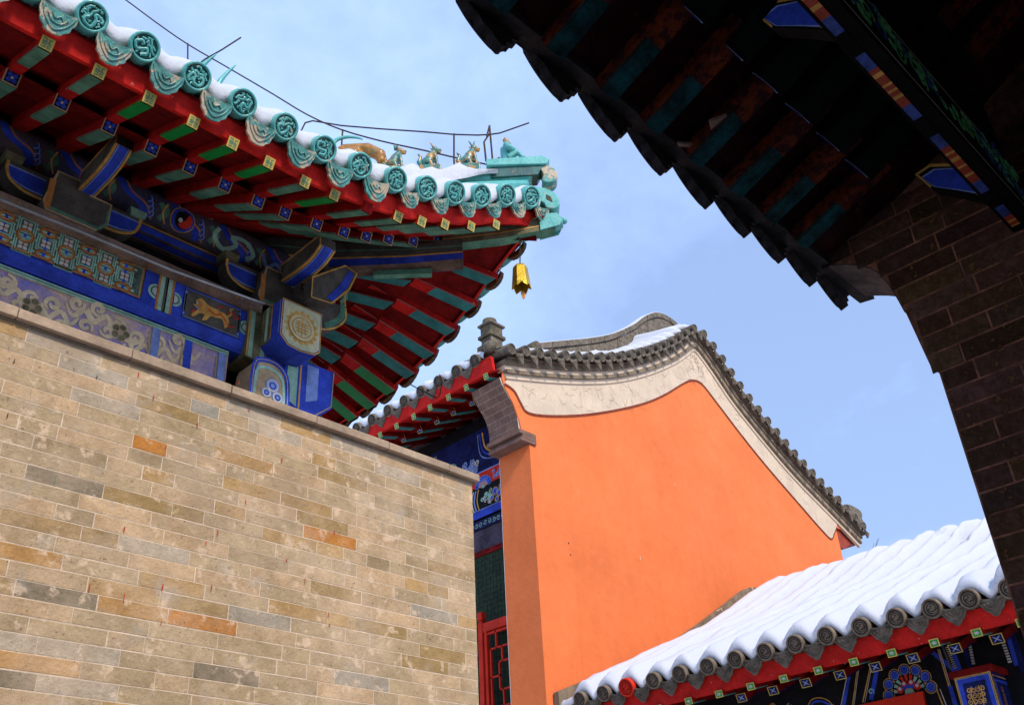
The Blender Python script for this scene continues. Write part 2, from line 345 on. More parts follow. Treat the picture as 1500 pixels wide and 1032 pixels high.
# lime smears, paint drips and specks on the face
F = (V3(0, WY-.006, 0), X, Z, -Y)
def speck(px, py, w_, h_, m):
    p = at(px, py, 'y', WY-.006); n = 8; k = [(p.x+w_*cos(2*pi*i/n)*rng.uniform(.6, 1.1), p.z+h_*sin(2*pi*i/n)*rng.uniform(.7, 1.1)) for i in range(n)]
    b.poly(F, k, 0, M[m])
for px, py in [(302,795),(319,780),(238,860),(310,860),(203,548),(225,582),(289,622),(413,674),(360,735),(365,600),(182,775),(236,912),(182,875),(131,860),(447,850),(481,900),(483,915),(243,655),(490,780),(420,820),(350,560)]:
    speck(px, py, rng.uniform(.002, .0042), rng.uniform(.010, .030), 'spotred')
speck(81, 703, .002, .03, 'spotgreen')
for px, py in [(11,608),(21,529),(142,552)]: speck(px, py, .003, .016, 'spotblack')
for i in range(420):
    px, py = rng.uniform(0, 690), rng.uniform(470, 1032)
    if py > 460+px*.38: speck(px, py, rng.uniform(.001, .0025), rng.uniform(.001, .003), 'spotblack')
b.build('brickwork', wall, colors=True)
b = MB(); xx = -1.5
while xx < WX1+.03:
    l = rng.uniform(.5, .62); e = min(WX1+.035, xx+l); dz = rng.uniform(-.003, .003); dy = rng.uniform(-.004, .004)
    if WX1+.03-e < .2: e = WX1+.035
    b.prism([(xx, WY-.045+dy, WT+.012), (xx, WY-.045+dy, WT+.062+dz), (xx, WY-.02, WT+.078+dz), (xx, WY+.38, WT+.078+dz), (xx, WY+.38, WT+.012)], (e-xx-.004, 0, 0), M['stone'])
    xx = e
b.box((-1.5, WY-.012, WT+.0), (WX1+.02, WY+.37, WT+.012), M['cornice'])
b.build('coping', wall, bevel=.004)

# ------------------------------------------------------------------ shared roof pieces
def round_cap(mface, mrelief, r, style, seed=0):
    """round tile end, local: faces -Y, centre at origin"""
    b = MB(); n = 32; rg = random.Random(seed)
    prof = [(r*.98, .05), (r, .02), (r, -.004), (r*.97, -.010), (r*.84, -.011), (r*.80, -.004), (r*.78, .001), (0.001, .001)]
    rows = [[V3(a*cos(2*pi*k/n), y, a*sin(2*pi*k/n)) for k in range(n+1)] for a, y in prof]
    b.grid(rows[:6], mface, smooth=True, flip=True); b.grid(rows[5:], mrelief, smooth=False, flip=True)
    # back
    b.add([p for p in rows[0][:-1]], [list(range(n))], mface)
    q = r*.74
    jt = (lambda: rg.uniform(-.13, .13)) if style == 'dragon' else (lambda: 0); mir = -1 if (style == 'dragon' and seed % 3 == 2) else 1; sw = style == 'dragon' and seed in (5, 13)
    def tb(pts, rr):
        pts = [(max(-.86, min(.86, x+jt())), max(-.86, min(.86, z+jt()))) for x, z in pts]
        if sw: pts = [(z, x) for x, z in pts]
        b.tube([V3(mir*x*q, -.002, z*q) for x, z in smoothc(pts, 4)], rr, mface, 6)
    if style == 'dragon':
        tb([(-.05, .15), (-.2, .45), (-.5, .55), (-.75, .2), (-.65, -.2), (-.25, -.2), (.1, -.15), (.15, -.45), (-.1, -.75), (-.4, -.8)], r*.12); tb([(-.35, .85), (.05, .62), (.25, .85)], r*.1); tb([(0, .35), (.2, .45), (.15, .2)], r*.1)
        tb([(.2, .75), (.5, .6), (.45, .3), (.75, .2), (.8, -.15)], r*.09); tb([(-.85, -.2), (-.6, -.45), (-.75, -.6)], r*.07)
        tb([(.15, .15), (.45, -.05), (.45, -.35), (.75, -.5)], r*.09); tb([(.35, -.55), (.35, -.85)], r*.08); tb([(-.35, .35), (-.3, .05)], r*.07); tb([(-.3, -.4), (-.15, -.5)], r*.08)
        for k in range(16): b.ell(V3(rg.uniform(-.75, .75)*q, -.002, rg.uniform(-.75, .75)*q), (r*rg.uniform(.06, .12), .008, r*rg.uniform(.05, .1)), mface, 6)
    else:
        tb([(.8*cos(a), .8*sin(a)) for a in [i*.5 for i in range(13)]], r*.06)
        tb([(-.45, .1), (-.1, .5), (.4, .3), (.35, -.1), (0, 0), (-.3, -.3), (.1, -.55), (.45, -.4)], r*.085)
        b.ell(V3(-.2*q, -.004, .2*q), (r*.13, .01, r*.1), mface, 7); b.ell(V3(.2*q, -.004, .15*q), (r*.13, .01, r*.1), mface, 7)
        b.ell(V3(0, -.004, -.15*q), (r*.16, .012, r*.12), mface, 7)
    return b
def drip_plate(mface, mrelief, wd, ht, pointy, th=.022, curv=1.0):
    """drip tile end, local: faces -Y, top edge centre at origin, hangs down"""
    b = MB(); h = wd/2
    if pointy == 2: side = [(h, 0), (h*1.0, -ht*.22), (h*.86, -ht*.42), (h*.60, -ht*.5), (h*.52, -ht*.68), (h*.28, -ht*.74), (h*.16, -ht*.92), (0, -ht)]
    elif pointy: side = [(h, 0), (h*.98, -ht*.25), (h*.72, -ht*.45), (h*.62, -ht*.62), (h*.34, -ht*.80), (h*.2, -ht*.92), (0, -ht)]
    else: side = [(h, 0), (h*1.0, -ht*.3), (h*.86, -ht*.5), (h*.8, -ht*.68), (h*.55, -ht*.82), (h*.42, -ht*.94), (0, -ht)]
    R = smoothc(side, 3); sag = lambda x: -.28*ht*(1-(x/h)**2)
    loop = R+[(-x, z) for x, z in R[-2::-1]]
    top = [(-h+2*h*i/10, sag(-h+2*h*i/10)*.5) for i in range(1, 10)]
    loop = [(x, z) for x, z in loop]+top
    cur = lambda x, z, y: V3(x, y+curv*.05*(x/h)**2*wd*4*.25-z*.10, z)
    n = len(loop)
    cv = curv; fr = [cur(x, z, -th/2) for x, z in loop]; bk = [cur(x*.97, z*.97, th/2) for x, z in loop]
    ctr = cur(0, -ht*.45, -th/2); ctb = cur(0, -ht*.45, th/2)
    b.add(fr+[ctr], [(i, (i+1) % n, n) for i in range(n)], mface, smooth=True); b.add(bk+[ctb], [((i+1) % n, i, n) for i in range(n)], mface, smooth=True)
    b.add(fr+bk, [((i+1) % n, i, n+i, n+(i+1) % n) for i in range(n)], mface)
    def tb(pts, rr, m=mrelief): b.tube([cur(x, z, -th/2-.002) for x, z in smoothc(pts, 4)], rr, m, 6)
    tb([(-h*.9, -ht*.1), (-h*.7, -ht*.42), (-h*.4, -ht*.68), (0, -ht*.85), (h*.4, -ht*.68), (h*.7, -ht*.42), (h*.9, -ht*.1)], wd*.022, mface)
    tb([(-h*.55, -ht*.32), (-h*.3, -ht*.55), (0, -ht*.62), (h*.3, -ht*.55), (h*.55, -ht*.32)], wd*.022)
    tb([(-h*.3, -ht*.3), (-h*.1, -ht*.45), (h*.15, -ht*.32), (h*.3, -ht*.42)], wd*.024)
    return b
def orient(loc, out, tilt):
    """local -Y -> 'out' direction tilted down by tilt; local Z up"""
    o = Vector((out.x, out.y, 0)).normalized(); n = o*cos(tilt)-Z*sin(tilt); upv = o*sin(tilt)+Z*cos(tilt)
    yl = -n; xl = yl.cross(upv)
    return Matrix(((xl.x, yl.x, upv.x, loc.x), (xl.y, yl.y, upv.y, loc.y), (xl.z, yl.z, upv.z, loc.z), (0, 0, 0, 1)))

def rafter(name, root, a, b_, w_, h_, mside, bands, endfn=None, upv=Z, pinkedge=False, along=None):
    """timber from tip a to inner b_; bands: [(t0,t1,mat)] on the underside; endfn(mb,F) paints the end"""
    a = Vector(a); b_ = Vector(b_); t = (b_-a).normalized(); sd_ = t.cross(upv).normalized(); u_ = sd_.cross(t).normalized()
    if along:     # end cut parallel to the eave
        sd_ = Vector(along); te = (t-sd_*t.dot(sd_)).normalized(); u_ = sd_.cross(te).normalized()
    else: te = t
    m = MB(); Ln = (b_-a).length
    q = [sd_*(-w_/2)-u_*(h_/2), sd_*(w_/2)-u_*(h_/2), sd_*(w_/2)+u_*(h_/2), sd_*(-w_/2)+u_*(h_/2)]
    vs = [a+x for x in q]+[b_+x for x in q]
    m.add(vs, [(0, 4, 7, 3), (1, 2, 6, 5), (3, 7, 6, 2), (4, 5, 6, 7), (0, 3, 2, 1)], mside)
    for t0, t1, mm in bands:
        k = [a+t*(t0*Ln)+q[0], a+t*(t0*Ln)+q[1], a+t*(t1*Ln)+q[1], a+t*(t1*Ln)+q[0]]
        m.add(k, [(0, 1, 2, 3)], mm)
        # the paint returns a little way up the sides
        m.add([k[0]+u_*.001-sd_*.0012, k[3]+u_*.001-sd_*.0012, k[3]+u_*h_*.16-sd_*.0012, k[0]+u_*h_*.16-sd_*.0012], [(0, 1, 2, 3)], M['pink'] if pinkedge else mm)
        m.add([k[1]+u_*.001+sd_*.0012, k[2]+u_*.001+sd_*.0012, k[2]+u_*h_*.16+sd_*.0012, k[1]+u_*h_*.16+sd_*.0012], [(3, 2, 1, 0)], M['pink'] if pinkedge else mm)
    if endfn: endfn(m, (a-te*.001, sd_, u_, -te), w_, h_)
    return m.build(name, root)
def end_fret(m, F, w_, h_):      # yellow end with a green fret
    a, c = w_/2, h_/2
    m.poly(F, [(-a, -c), (a, -c), (a, c), (-a, c)], .0015, M['yellow'])
    s = .34; l = w_*.10
    for pts in [[(-s, s), (-s*.2, s), (-s*.2, s*.35), (-s, s*.35)], [(s, s), (s*.45, s), (s*.45, -s*.1)], [(-s, 0), (s, 0)], [(-s, -s), (-s*.2, -s), (-s*.2, -s*.4), (-s, -s*.4)], [(s, -s), (s*.3, -s), (s*.3, -s*.45), (s, -s*.45)]]:
        m.rib(F, [(x*w_, z*h_) for x, z in pts], l, .0028, M['green'])
def end_flower(m, F, w_, h_):    # blue four-petal end in a gold border
    a, c = w_/2, h_/2
    m.poly(F, [(-a, -c), (a, -c), (a, c), (-a, c)], .0015, M['tan'])
    m.poly(F, [(-a*.82, -c*.82), (a*.82, -c*.82), (a*.82, c*.82), (-a*.82, c*.82)], .0025, M['black'])
    for i in range(4):
        t = pi/4+i*pi/2; cx, cy = cos(t)*a*.5, sin(t)*c*.5
        m.disc(F, (cx, cy), a*.33, .0035, M['blue'], 12)
    m.disc(F, (0, 0), a*.17, .0045, M['white'], 10)
def end_teal(m, F, w_, h_):
    a, c = w_/2, h_/2
    m.poly(F, [(-a, -c), (a, -c), (a, c), (-a, c)], .0015, M['yellow'])
    m.poly(F, [(-a*.76, -c*.76), (a*.76, -c*.76), (a*.76, c*.76), (-a*.76, c*.76)], .0025, M['brightgreen'])
    for i in range(4):
        t = i*pi/4; m.rib(F, [(-cos(t)*a*.55, -sin(t)*c*.55), (cos(t)*a*.55, sin(t)*c*.55)], a*.12, .0035, M['white'])
def end_bluestar(m, F, w_, h_):
    a, c = w_/2, h_/2
    m.poly(F, [(-a, -c), (a, -c), (a, c), (-a, c)], .0015, M['yellow'])
    m.poly(F, [(-a*.84, -c*.84), (a*.84, -c*.84), (a*.84, c*.84), (-a*.84, c*.84)], .0025, M['bluedark'])
    for i in range(4):
        t = pi/4+i*pi/2; m.poly(F, [(cos(t-.45)*a*.35, sin(t-.45)*c*.35), (cos(t)*a*.95, sin(t)*c*.95), (cos(t+.45)*a*.35, sin(t+.45)*c*.35), (0, 0)], .0035, M['bluelight'])
    m.disc(F, (0, 0), a*.14, .0045, M['white'], 8)

def snow_sheet(name, root, P, u0_, u1_, us, sp, S, bump_h, th, du=.018, lipdrop=.0, seed=0, bare=None, flip=False, grow=1.0):
    """snow lying on tiles. P(u,s) tile-bed point; us = tile-row centres; rounded front lip"""
    m = MB(); n = max(4, int((u1_-u0_)/du)); rows = []
    arr = np.array(us)
    def prof(u):
        d = np.abs(arr-u).min(); return bump_h*(.5+.5*cos(min(1, 2*d/sp)*pi))**.55
    for i in range(n+1):
        u = u0_+(u1_-u0_)*i/n; row = []; bh = prof(u)
        nz = mnoise.noise(V3(u*3.1, seed, 0))*.35+mnoise.noise(V3(u*11, seed, 4))*.22
        t = th*(1+nz)
        s0 = S[0]
        base = P(u, s0)
        d0 = (P(u, s0+.05)-base).normalized()
        for ds, dz in ((.03, -lipdrop*.5), (.0, -lipdrop*.2), (-.012, t*.25), (-.008, t*.6), (.012, t*.88), (.05, t)):
            p = P(u, s0+max(ds, 0)); p = p-d0*max(0, -ds); row.append(p+Z*(bh+dz))
        for s in S[1:]:
            tt = t+mnoise.noise(V3(u*2.3, s*2.3, seed+9))*th*.3+mnoise.noise(V3(u*9, s*5, seed+3))*th*.14+mnoise.noise(V3(u*24, s*14, seed))*.004
            if bare: tt -= bare(u, s)
            row.append(P(u, s)+Z*(bh*(1+(grow-1)*min(1, s/1.5))+tt))
        rows.append(row)
    m.grid(rows, M['snow'], smooth=True, flip=flip)
    return m.build(name, root)
def tile_rows(name, root, P, us, r, S, m_, lift=.0):
    m = MB()
    for u in us:
        m.tube([P(u, s)+Z*lift for s in S], r, m_, 12)
    return m.build(name, root)

# ================================================================== HALL A: glazed roof hall (left)
XE, YE_ = 4.43, 3.6
hall = empty('glazed_roof_hall', (3.0, 5.0, 0))
tag(hall, 'painted timber hall with turquoise glazed eaves and upturned corner rising behind the brick wall', 'temple hall')
LU = [0, .28, .54, .79, 1.03, 1.28, 1.525, 1.8, 2.05, 2.6]; LZ = [.735, .65, .52, .37, .26, .155, .08, .03, 0, 0]
lift = lambda u: interp(u, LU, LZ)
def pos(side, u, s, z): return V3(XE-u, YE_+s, z) if side == 0 else V3(XE-s, YE_+u, z)
def PA(side):
    def f(u, s):
        se = min(s, max(u, .02)) if s > 0 else s
        return pos(side, u, se, 5.55+lift(u)*max(0, 1-max(se, 0)/3)+.577*se)
    return f
discX = [1.006, 1.28, 1.57, 1.847, 2.115, 2.378, 2.636, 2.905, 3.153, 3.4, 3.639, 3.889, 4.148]
usX = [XE-x for x in discX]; usX = [usX[0]+.28*k for k in (3, 2, 1)]+usX
usY = [.28, .54, .79, 1.03, 1.28, 1.53, 1.79, 2.05, 2.32, 2.6, 2.88, 3.16, 3.44, 3.72]
capDs = [round_cap(M['teal'], M['tealrelief'], .079, 'dragon', k).mesh('tile_end_cap') for k in (3, 5, 8, 13)]
dripD = drip_plate(M['tealworn'], M['tealworn'], .175, .125, False).mesh('drip_tile')
dripM = drip_plate(M['moss'], M['moss'], .21, .115, False, .035).mesh('drip_tile_mossy')
for side, us in ((0, usX), (1, usY)):
    outv = -Y if side == 0 else X; P = PA(side)
    for i, u in enumerate(us):
        sl_ = (lift(u+.06)-lift(u-.06))/.12 if u > .06 else 0
        o = place('tile_end_cap', capDs[(i*3+side) % 4], hall, orient(P(u, 0)+Z*.045, outv, radians(30)) @ Matrix.Rotation(rng.uniform(-.45, .45), 4, 'Y'))
    mids = [(a+b_)/2 for a, b_ in zip(us[:-1], us[1:])]+[us[-1]-.13 if side == 0 else .14]
    for u in mids:
        ang = math.atan((lift(u-.05)-lift(u+.05))/.1)*(1 if side == 0 else -1)
        k = .82 if u < 1.5 else 1
        Mx = orient(P(u, .012)-Z*.008, outv, radians(16)) @ Matrix.Rotation(-ang, 4, 'Y') @ Matrix.Diagonal((k, k, 1.12*k, 1))
        place('drip_tile', dripD if side == 0 else dripM, hall, Mx)
    tile_rows('tile_rows', hall, P, us, .07, [.02, .3, .6, 1.0, 1.5, 2.0, 2.6, 3.4], M['teal'], .025)
    m = MB(); uu = [0.0+.1*i for i in range(48)]; m.grid([[P(u, s)-Z*.02 for s in (.03, .3, .7, 1.2, 2, 3.4)] for u in uu], M['tealworn'], flip=(side == 0)); m.build('tile_bed', hall)
    snow_sheet('roof_snow', hall, P, .16, 4.45, us, .27, [.03, .15, .3, .55, .9, 1.4, 2.0, 2.7, 3.4], .055, .115, seed=side*5, flip=(side == 1), lipdrop=.07)
    # fascia board
    m = MB(); uu = [0.02+.12*i for i in range(39)]
    fr = [[pos(side, u, s, 5.43+lift(u)+dz) for s, dz in ((.150, -.004), (.128, -.004), (.088, .09), (.10, .13))] for u in uu]
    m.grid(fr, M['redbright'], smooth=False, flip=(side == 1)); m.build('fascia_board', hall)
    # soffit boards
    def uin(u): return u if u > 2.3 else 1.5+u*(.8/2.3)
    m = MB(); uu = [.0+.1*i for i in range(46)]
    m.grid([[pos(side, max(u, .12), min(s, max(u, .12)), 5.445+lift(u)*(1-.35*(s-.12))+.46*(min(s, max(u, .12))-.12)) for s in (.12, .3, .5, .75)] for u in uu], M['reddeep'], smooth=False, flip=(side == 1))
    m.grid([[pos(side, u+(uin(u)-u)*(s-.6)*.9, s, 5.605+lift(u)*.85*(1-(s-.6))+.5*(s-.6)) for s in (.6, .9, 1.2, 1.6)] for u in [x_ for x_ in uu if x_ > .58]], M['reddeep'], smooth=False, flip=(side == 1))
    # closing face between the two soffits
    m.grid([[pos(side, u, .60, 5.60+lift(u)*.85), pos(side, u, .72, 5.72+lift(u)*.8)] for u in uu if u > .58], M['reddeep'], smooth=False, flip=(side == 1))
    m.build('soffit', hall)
    fl = [XE-x for x in (.874, 1.132, 1.396, 1.643, 1.878, 2.106, 2.344, 2.548, 2.797, 3.023, 3.216, 3.414, 3.65, 3.895)]
    fl = [fl[0]+.52, fl[0]+.26]+fl if side == 0 else [.58, .80, 1.03, 1.27, 1.50, 1.74, 1.98, 2.22, 2.5, 2.78, 3.06, 3.34]
    for i, u in enumerate(fl):
        L_ = lift(u); di = uin(u)-u
        grn = M['green'] if side == 0 else M['tealpaint']
        if side == 0 and i in (4, 5, 6, 7, 9): grn = M['brightgreen']
        if side == 1 and i in (5, 6, 7): grn = M['brightgreen']
        a = pos(side, u, .12, 5.405+L_); c = pos(side, u+di*.25, .78, 5.405+L_*.72+.30)
        wf = .062 if side == 0 else .10
        rafter('flying_rafter', hall, a, c, wf, .064, M['red'], [(.02, .47, grn), (.47, 1, M['redbright'] if side == 1 else M['red'])], end_fret if not (side == 0 and i == 10) else None, pinkedge=(side == 1), along=X if side == 0 else Y)
        a = pos(side, u+di*(.10 if side == 0 else .18), .60, 5.555+L_*.88); c = pos(side, uin(u), 1.5, 5.555+.46+L_*.25)
        we = .078 if side == 0 else .115
        rafter('eave_rafter', hall, a, c, we, .078, M['red'] if side == 0 else M['reddeep'], [(.01, .40, M['green'] if side == 0 else M['tealpaint']), (.40, 1, M['red'] if side == 0 else M['redbright'])], end_flower if side == 0 else None, pinkedge=(side == 1), along=X if side == 0 else Y)

dg = V3(-1, 1, 0)
hp = lambda d, z: V3(XE-d, YE_+d, z)
sdv = V3(1, 1, 0).normalized()
# hip beams
def beam_diag(name, pts, w_, mts, end=None):
    """pts: (d, zbottom, ztop)"""
    m = MB(); a = w_/2
    for i in range(len(pts)-1):
        (d0, b0, t0), (d1, b1, t1) = pts[i], pts[i+1]
        q = [hp(d0, b0)-sdv*a, hp(d0, b0)+sdv*a, hp(d0, t0)+sdv*a, hp(d0, t0)-sdv*a]; p = [hp(d1, b1)-sdv*a, hp(d1, b1)+sdv*a, hp(d1, t1)+sdv*a, hp(d1, t1)-sdv*a]
        vs = q+p
        m.add(vs, [(0, 1, 5, 4)], mts[1]); m.add(vs, [(2, 3, 7, 6)], mts[0]); m.add(vs, [(1, 2, 6, 5), (3, 0, 4, 7)], mts[0])
        if i == 0: m.add(vs, [(3, 2, 1, 0)], mts[2])
        if i == len(pts)-2: m.add(vs, [(4, 5, 6, 7)], mts[2])
        # painted stripes along both sides
        for sg in (-1, 1):
            for f0, f1, mm, off in ((.0, .30, mts[3], .002), (.30, .37, M['gold'], .003), (.62, .68, M['green'], .0025)):
                k = [hp(d0, b0+(t0-b0)*f0), hp(d1, b1+(t1-b1)*f0), hp(d1, b1+(t1-b1)*f1), hp(d0, b0+(t0-b0)*f1)]
                k = [x+sdv*sg*(a+off) for x in k]; m.add(k, [(0, 1, 2, 3) if sg < 0 else (3, 2, 1, 0)], mm)
    return m.build(name, hall)
beam_diag('hip_beam', [(.50, 5.815, 5.99), (.8, 5.79, 5.98), (1.15, 5.79, 6.0), (1.5, 5.84, 6.1)], .13, (M['char'], M['wood'], M['wood'], M['blue']))
beam_diag('hip_beam_tip', [(.02, 6.075, 6.20), (.3, 6.0, 6.14), (.6, 5.96, 6.10)], .09, (M['olive'], M['green'], M['teal'], M['olive']))
m = MB(); m.prism([hp(.66, 5.745), hp(.66, 5.79), hp(.95, 5.79), hp(.95, 5.75)], sdv*.05, M['green']); m.build('hip_beam_block', hall)
m = MB()
for sg in (-1, 1): m.prism([hp(.1, 6.05)+sdv*.05*sg, hp(.0, 6.09)+sdv*.05*sg, hp(-.02, 6.15)+sdv*.05*sg, hp(.01, 6.20)+sdv*.05*sg, hp(.1, 6.20)+sdv*.05*sg], sdv*.012*sg, M['teal'])
m.tube([hp(.10, 6.13), hp(.02, 6.145), hp(-.02, 6.15)], [.055, .058, .035], M['teal'], 10); m.ell(hp(-.03, 6.17), (.025, .025, .025), M['teal']); m.build('corner_sleeve_tile', hall)
# hip ridge
def ztop(d): return interp(d, [-.2, 0, .1, .9, 1.4, 3.4], [6.66, 6.66, 6.66, 6.66, 6.84, 8.0])
def zfig(d): return interp(d, [0, .3, .9, 1.2], [6.76, 6.735, 6.735, 6.78])
def zroof(d): return 5.55+lift(d)*max(0, 1-d/3)+.577*max(d, 0)
ds = [.14+.12*i for i in range(28)]
m = MB()
for lo, hi, wd, mm in ((-.02, .34, .12, M['tealworn']), (.34, .60, .15, M['teal'])):
    rows = []
    for d in ds:
        h = ztop(d)-zroof(d); z0, z1 = zroof(d)+h*lo, zroof(d)+h*hi
        rows.append([hp(d, z0)-sdv*wd/2, hp(d, (z0+z1)/2)-sdv*wd*.62, hp(d, z1)-sdv*wd/2, hp(d, z1)+sdv*wd/2, hp(d, (z0+z1)/2)+sdv*wd*.62, hp(d, z0)+sdv*wd/2])
    m.grid(rows, mm, smooth=False)
for d in (ds[0],):
    h = ztop(d)-zroof(d); m.prism([hp(d, zroof(d))-sdv*.075, hp(d, zroof(d)+h*.6)-sdv*.1, hp(d, zroof(d)+h*.6)+sdv*.1, hp(d, zroof(d))+sdv*.075], -dg*.01, M['tealrelief'])
m.tube([hp(d, ztop(d)-.06) for d in [.12]+ds[1:]], .06, M['teal'], 12)
m.build('hip_ridge', hall)
m = MB()     # slab with curled nose at the ridge end, and the corner tile under it
m.prism([hp(.36, 6.66)-sdv*.09, hp(.36, 6.72)-sdv*.09, hp(.06, 6.745)-sdv*.08, hp(.02, 6.71)-sdv*.08, hp(.04, 6.66)-sdv*.08], sdv*.16, M['teal'])
m.prism([hp(.34, 6.56)-sdv*.065, hp(.34, 6.66)-sdv*.065, hp(.06, 6.655)-sdv*.065, hp(.09, 6.57)-sdv*.065], sdv*.13, M['tealrelief'])
pr_ = [(.03, 6.66), (-.005, 6.62), (-.015, 6.56), (.005, 6.51), (.04, 6.495), (.07, 6.52), (.06, 6.58), (.08, 6.66)]
m.prism([hp(a, z)-sdv*.06 for a, z in smoothc(pr_, 3)], sdv*.12, M['tealworn'])
m.build('ridge_end_tile', hall, bevel=.006)
m = MB()
pr_ = [(.25, 6.40), (.12, 6.45), (.04, 6.42), (-.005, 6.35), (-.01, 6.27), (.02, 6.235), (.06, 6.25), (.09, 6.31), (.25, 6.32)]
m.prism([hp(a, z)-sdv*.07 for a, z in smoothc(pr_, 3)], sdv*.14, M['teal'])
m.prism([hp(a, z)-sdv*.072 for a, z in [(.06, 6.32), (.02, 6.28), (.03, 6.35), (.06, 6.38)]], sdv*.144, M['moss'])
m.build('corner_tile', hall, bevel=.008)
m = MB()     # snow on the ridge
rows = []
for d in [.30+.05*i for i in range(62)]:
    t = .085*(1+mnoise.noise(V3(d*11, 0, 2))*1.2)*min(1, max(0, (d-.33)*6)) if d < 3.3 else 0.0
    z = ztop(d)-.03
    rows.append([hp(d, z-.05-(.12+.05*mnoise.noise(V3(d*14, 3, 0)))*min(1, max(0, (d-.36)*3.5)))-sdv*(.08+.045*min(1, max(0, (d-.33)*3))), hp(d, z-.04+t*.2)-sdv*.12, hp(d, z+t)-sdv*.04, hp(d, z+t*1.15)+sdv*.01, hp(d, z+t)+sdv*.05, hp(d, z)+sdv*.08])
m.grid(rows, M['snow'], flip=True); m.build('ridge_snow', hall)

# ridge figures
def fig_remesh(mb, name, parent, vox=.006):
    o = mb.build(name, parent); r = o.modifiers.new('remesh', 'REMESH'); r.mode = 'VOXEL'; r.voxel_size = vox; r.use_smooth_shade = True
    return o
def beast(d, kind):
    """small glazed beast sitting on the ridge, facing outwards (down the ridge)"""
    fwd = V3(1, -1, 0).normalized(); z0 = zfig(d)-.02
    def q(f, s_, z): return hp(d, z0)+fwd*f*1.15+sdv*s_*1.2+Z*z*1.12
    m = MB(); mm = M['figteal'] if kind != 1 else M['figteal']
    R = lambda a: Matrix.Rotation(a, 3, sdv)
    m.ell(q(-.035, 0, .06), (.042, .042, .055), mm)                     # haunch
    m.tube([q(-.03, 0, .05), q(-.01, 0, .11), q(.012, 0, .155)], [.042, .040, .026], mm, 10)   # chest
    for s_ in (-.024, .024):
        m.tube([q(.02, s_, .12), q(.032, s_, .06), q(.036, s_, .01)], [.016, .012, .012], mm, 8); m.ell(q(.045, s_, .01), (.018, .014, .01), mm, 8)
        m.tube([q(-.045, s_*1.4, .05), q(-.01, s_*1.5, .035), q(.0, s_*1.5, .01)], [.022, .02, .014], mm, 8)
    m.ell(q(.022, 0, .178), (.030, .026, .028), mm); m.tube([q(.03, 0, .175), q(.062, 0, .168)], [.020, .014], mm, 8)
    m.tube([q(.035, 0, .16), q(.058, 0, .150)], [.012, .009], mm, 6)
    for s_ in (-.018, .018): m.tube([q(.008, s_, .19), q(-.012, s_*1.5, .222)], [.010, .005], mm, 6)
    m.tube([q(-.07, 0, .03), q(-.09, 0, .07), q(-.075, 0, .115), q(-.095, 0, .145)], [.016, .018, .014, .006], mm, 8)
    if kind == 2:
        for s_ in (-.012, .012): m.tube([q(.02, s_, .20), q(.03, s_*2, .225)], [.008, .004], mm, 6)
    if kind == 0: m.tube([q(-.01, 0, .19), q(-.02, 0, .235)], [.014, .007], mm, 6)
    m.prism([q(-.08, -.045, -.09), q(.06, -.045, -.09), q(.06, -.045, .008), q(-.08, -.045, .008)], sdv*.09, mm)
    return fig_remesh(m, 'ridge_beast', hall)
beast(.44, 2); beast(.65, 1); beast(.84, 0)
def immortal(d):
    fwd = V3(1, -1, 0).normalized(); z0 = zfig(d)-.01
    def q(f, s_, z): return hp(d, z0)+fwd*f*1.35+sdv*s_*1.35+Z*z*1.28
    m = MB(); r_ = M['teal']
    m.tube([q(-.02, 0, .02), q(-.03, 0, .07), q(-.03, 0, .125), q(-.028, 0, .150)], [.050, .045, .046, .022], r_, 12)
    for s_ in (-.028, .028):
        m.tube([q(-.02, s_, .03), q(.035, s_*1.3, .062), q(.065, s_*1.2, .02)], [.030, .024, .02], r_, 8)      # thigh, shin
        m.tube([q(-.03, s_*1.3, .13), q(-.012, s_*1.9, .09), q(.03, s_*1.2, .072)], [.027, .026, .020], r_, 8)   # arm in a wide sleeve
    m.tube([q(-.05, 0, .01), q(.09, 0, .005)], [.045, .03], r_, 8)
    o = fig_remesh(m, 'ridge_figure', hall, .005)
    m = MB(); m.ell(q(-.022, 0, .178), (.026, .025, .033), M['skinglaze']); m.tube([q(-.026, 0, .14), q(-.023, 0, .17)], .014, M['skinglaze'], 8); m.ell(q(-.001, 0, .175), (.007, .007, .008), M['skinglaze'], 6)
    for s_ in (-.018, .018): m.ell(q(-.022, s_, .18), (.005, .004, .008), M['skinglaze'], 6)
    m.ell(q(-.028, 0, .198), (.025, .025, .017), M['wood']); m.ell(q(-.03, 0, .215), (.011, .011, .012), M['wood'], 8)
    fig_remesh(m, 'head', o, .0035)
    m = MB()     # hands and feet, the bird's tail he sits on
    for s_ in (-.03, .03): m.ell(q(.036, s_*1.1, .074), (.011, .008, .009), M['skinglaze'], 8); m.ell(q(.082, s_*1.2, .012), (.018, .010, .010), M['amber'], 8)
    m.tube([q(-.07, .0, .02), q(-.085, .02, .06), q(-.07, .03, .09)], [.012, .016, .008], M['amber'], 8); m.tube([q(.08, 0, .03), q(.12, 0, .045)], [.018, .010], M['amber'], 8)
    m.build('feet', o)
immortal(.22)
m = MB(); fwd = V3(1, -1, 0).normalized()   # big horned ridge beast (only its back and horn clear the tiles)
def qq(d, s_, z): return hp(d, z)+sdv*s_
m.tube([qq(1.2, 0, 6.86), qq(1.12, 0, 6.93), qq(1.0, 0, 6.94), qq(.93, 0, 6.88), qq(.92, 0, 6.80)], [.05, .06, .055, .05, .035], M['amber'], 10)
m.ell(qq(.93, 0, 6.86), (.05, .05, .04), M['amber']); m.ell(qq(1.08, 0, 6.87), (.09, .09, .07), M['amber'])
m.tube([qq(.93, 0, 6.84), qq(.885, .0, 6.78)], [.035, .012], M['skinglaze'], 8)
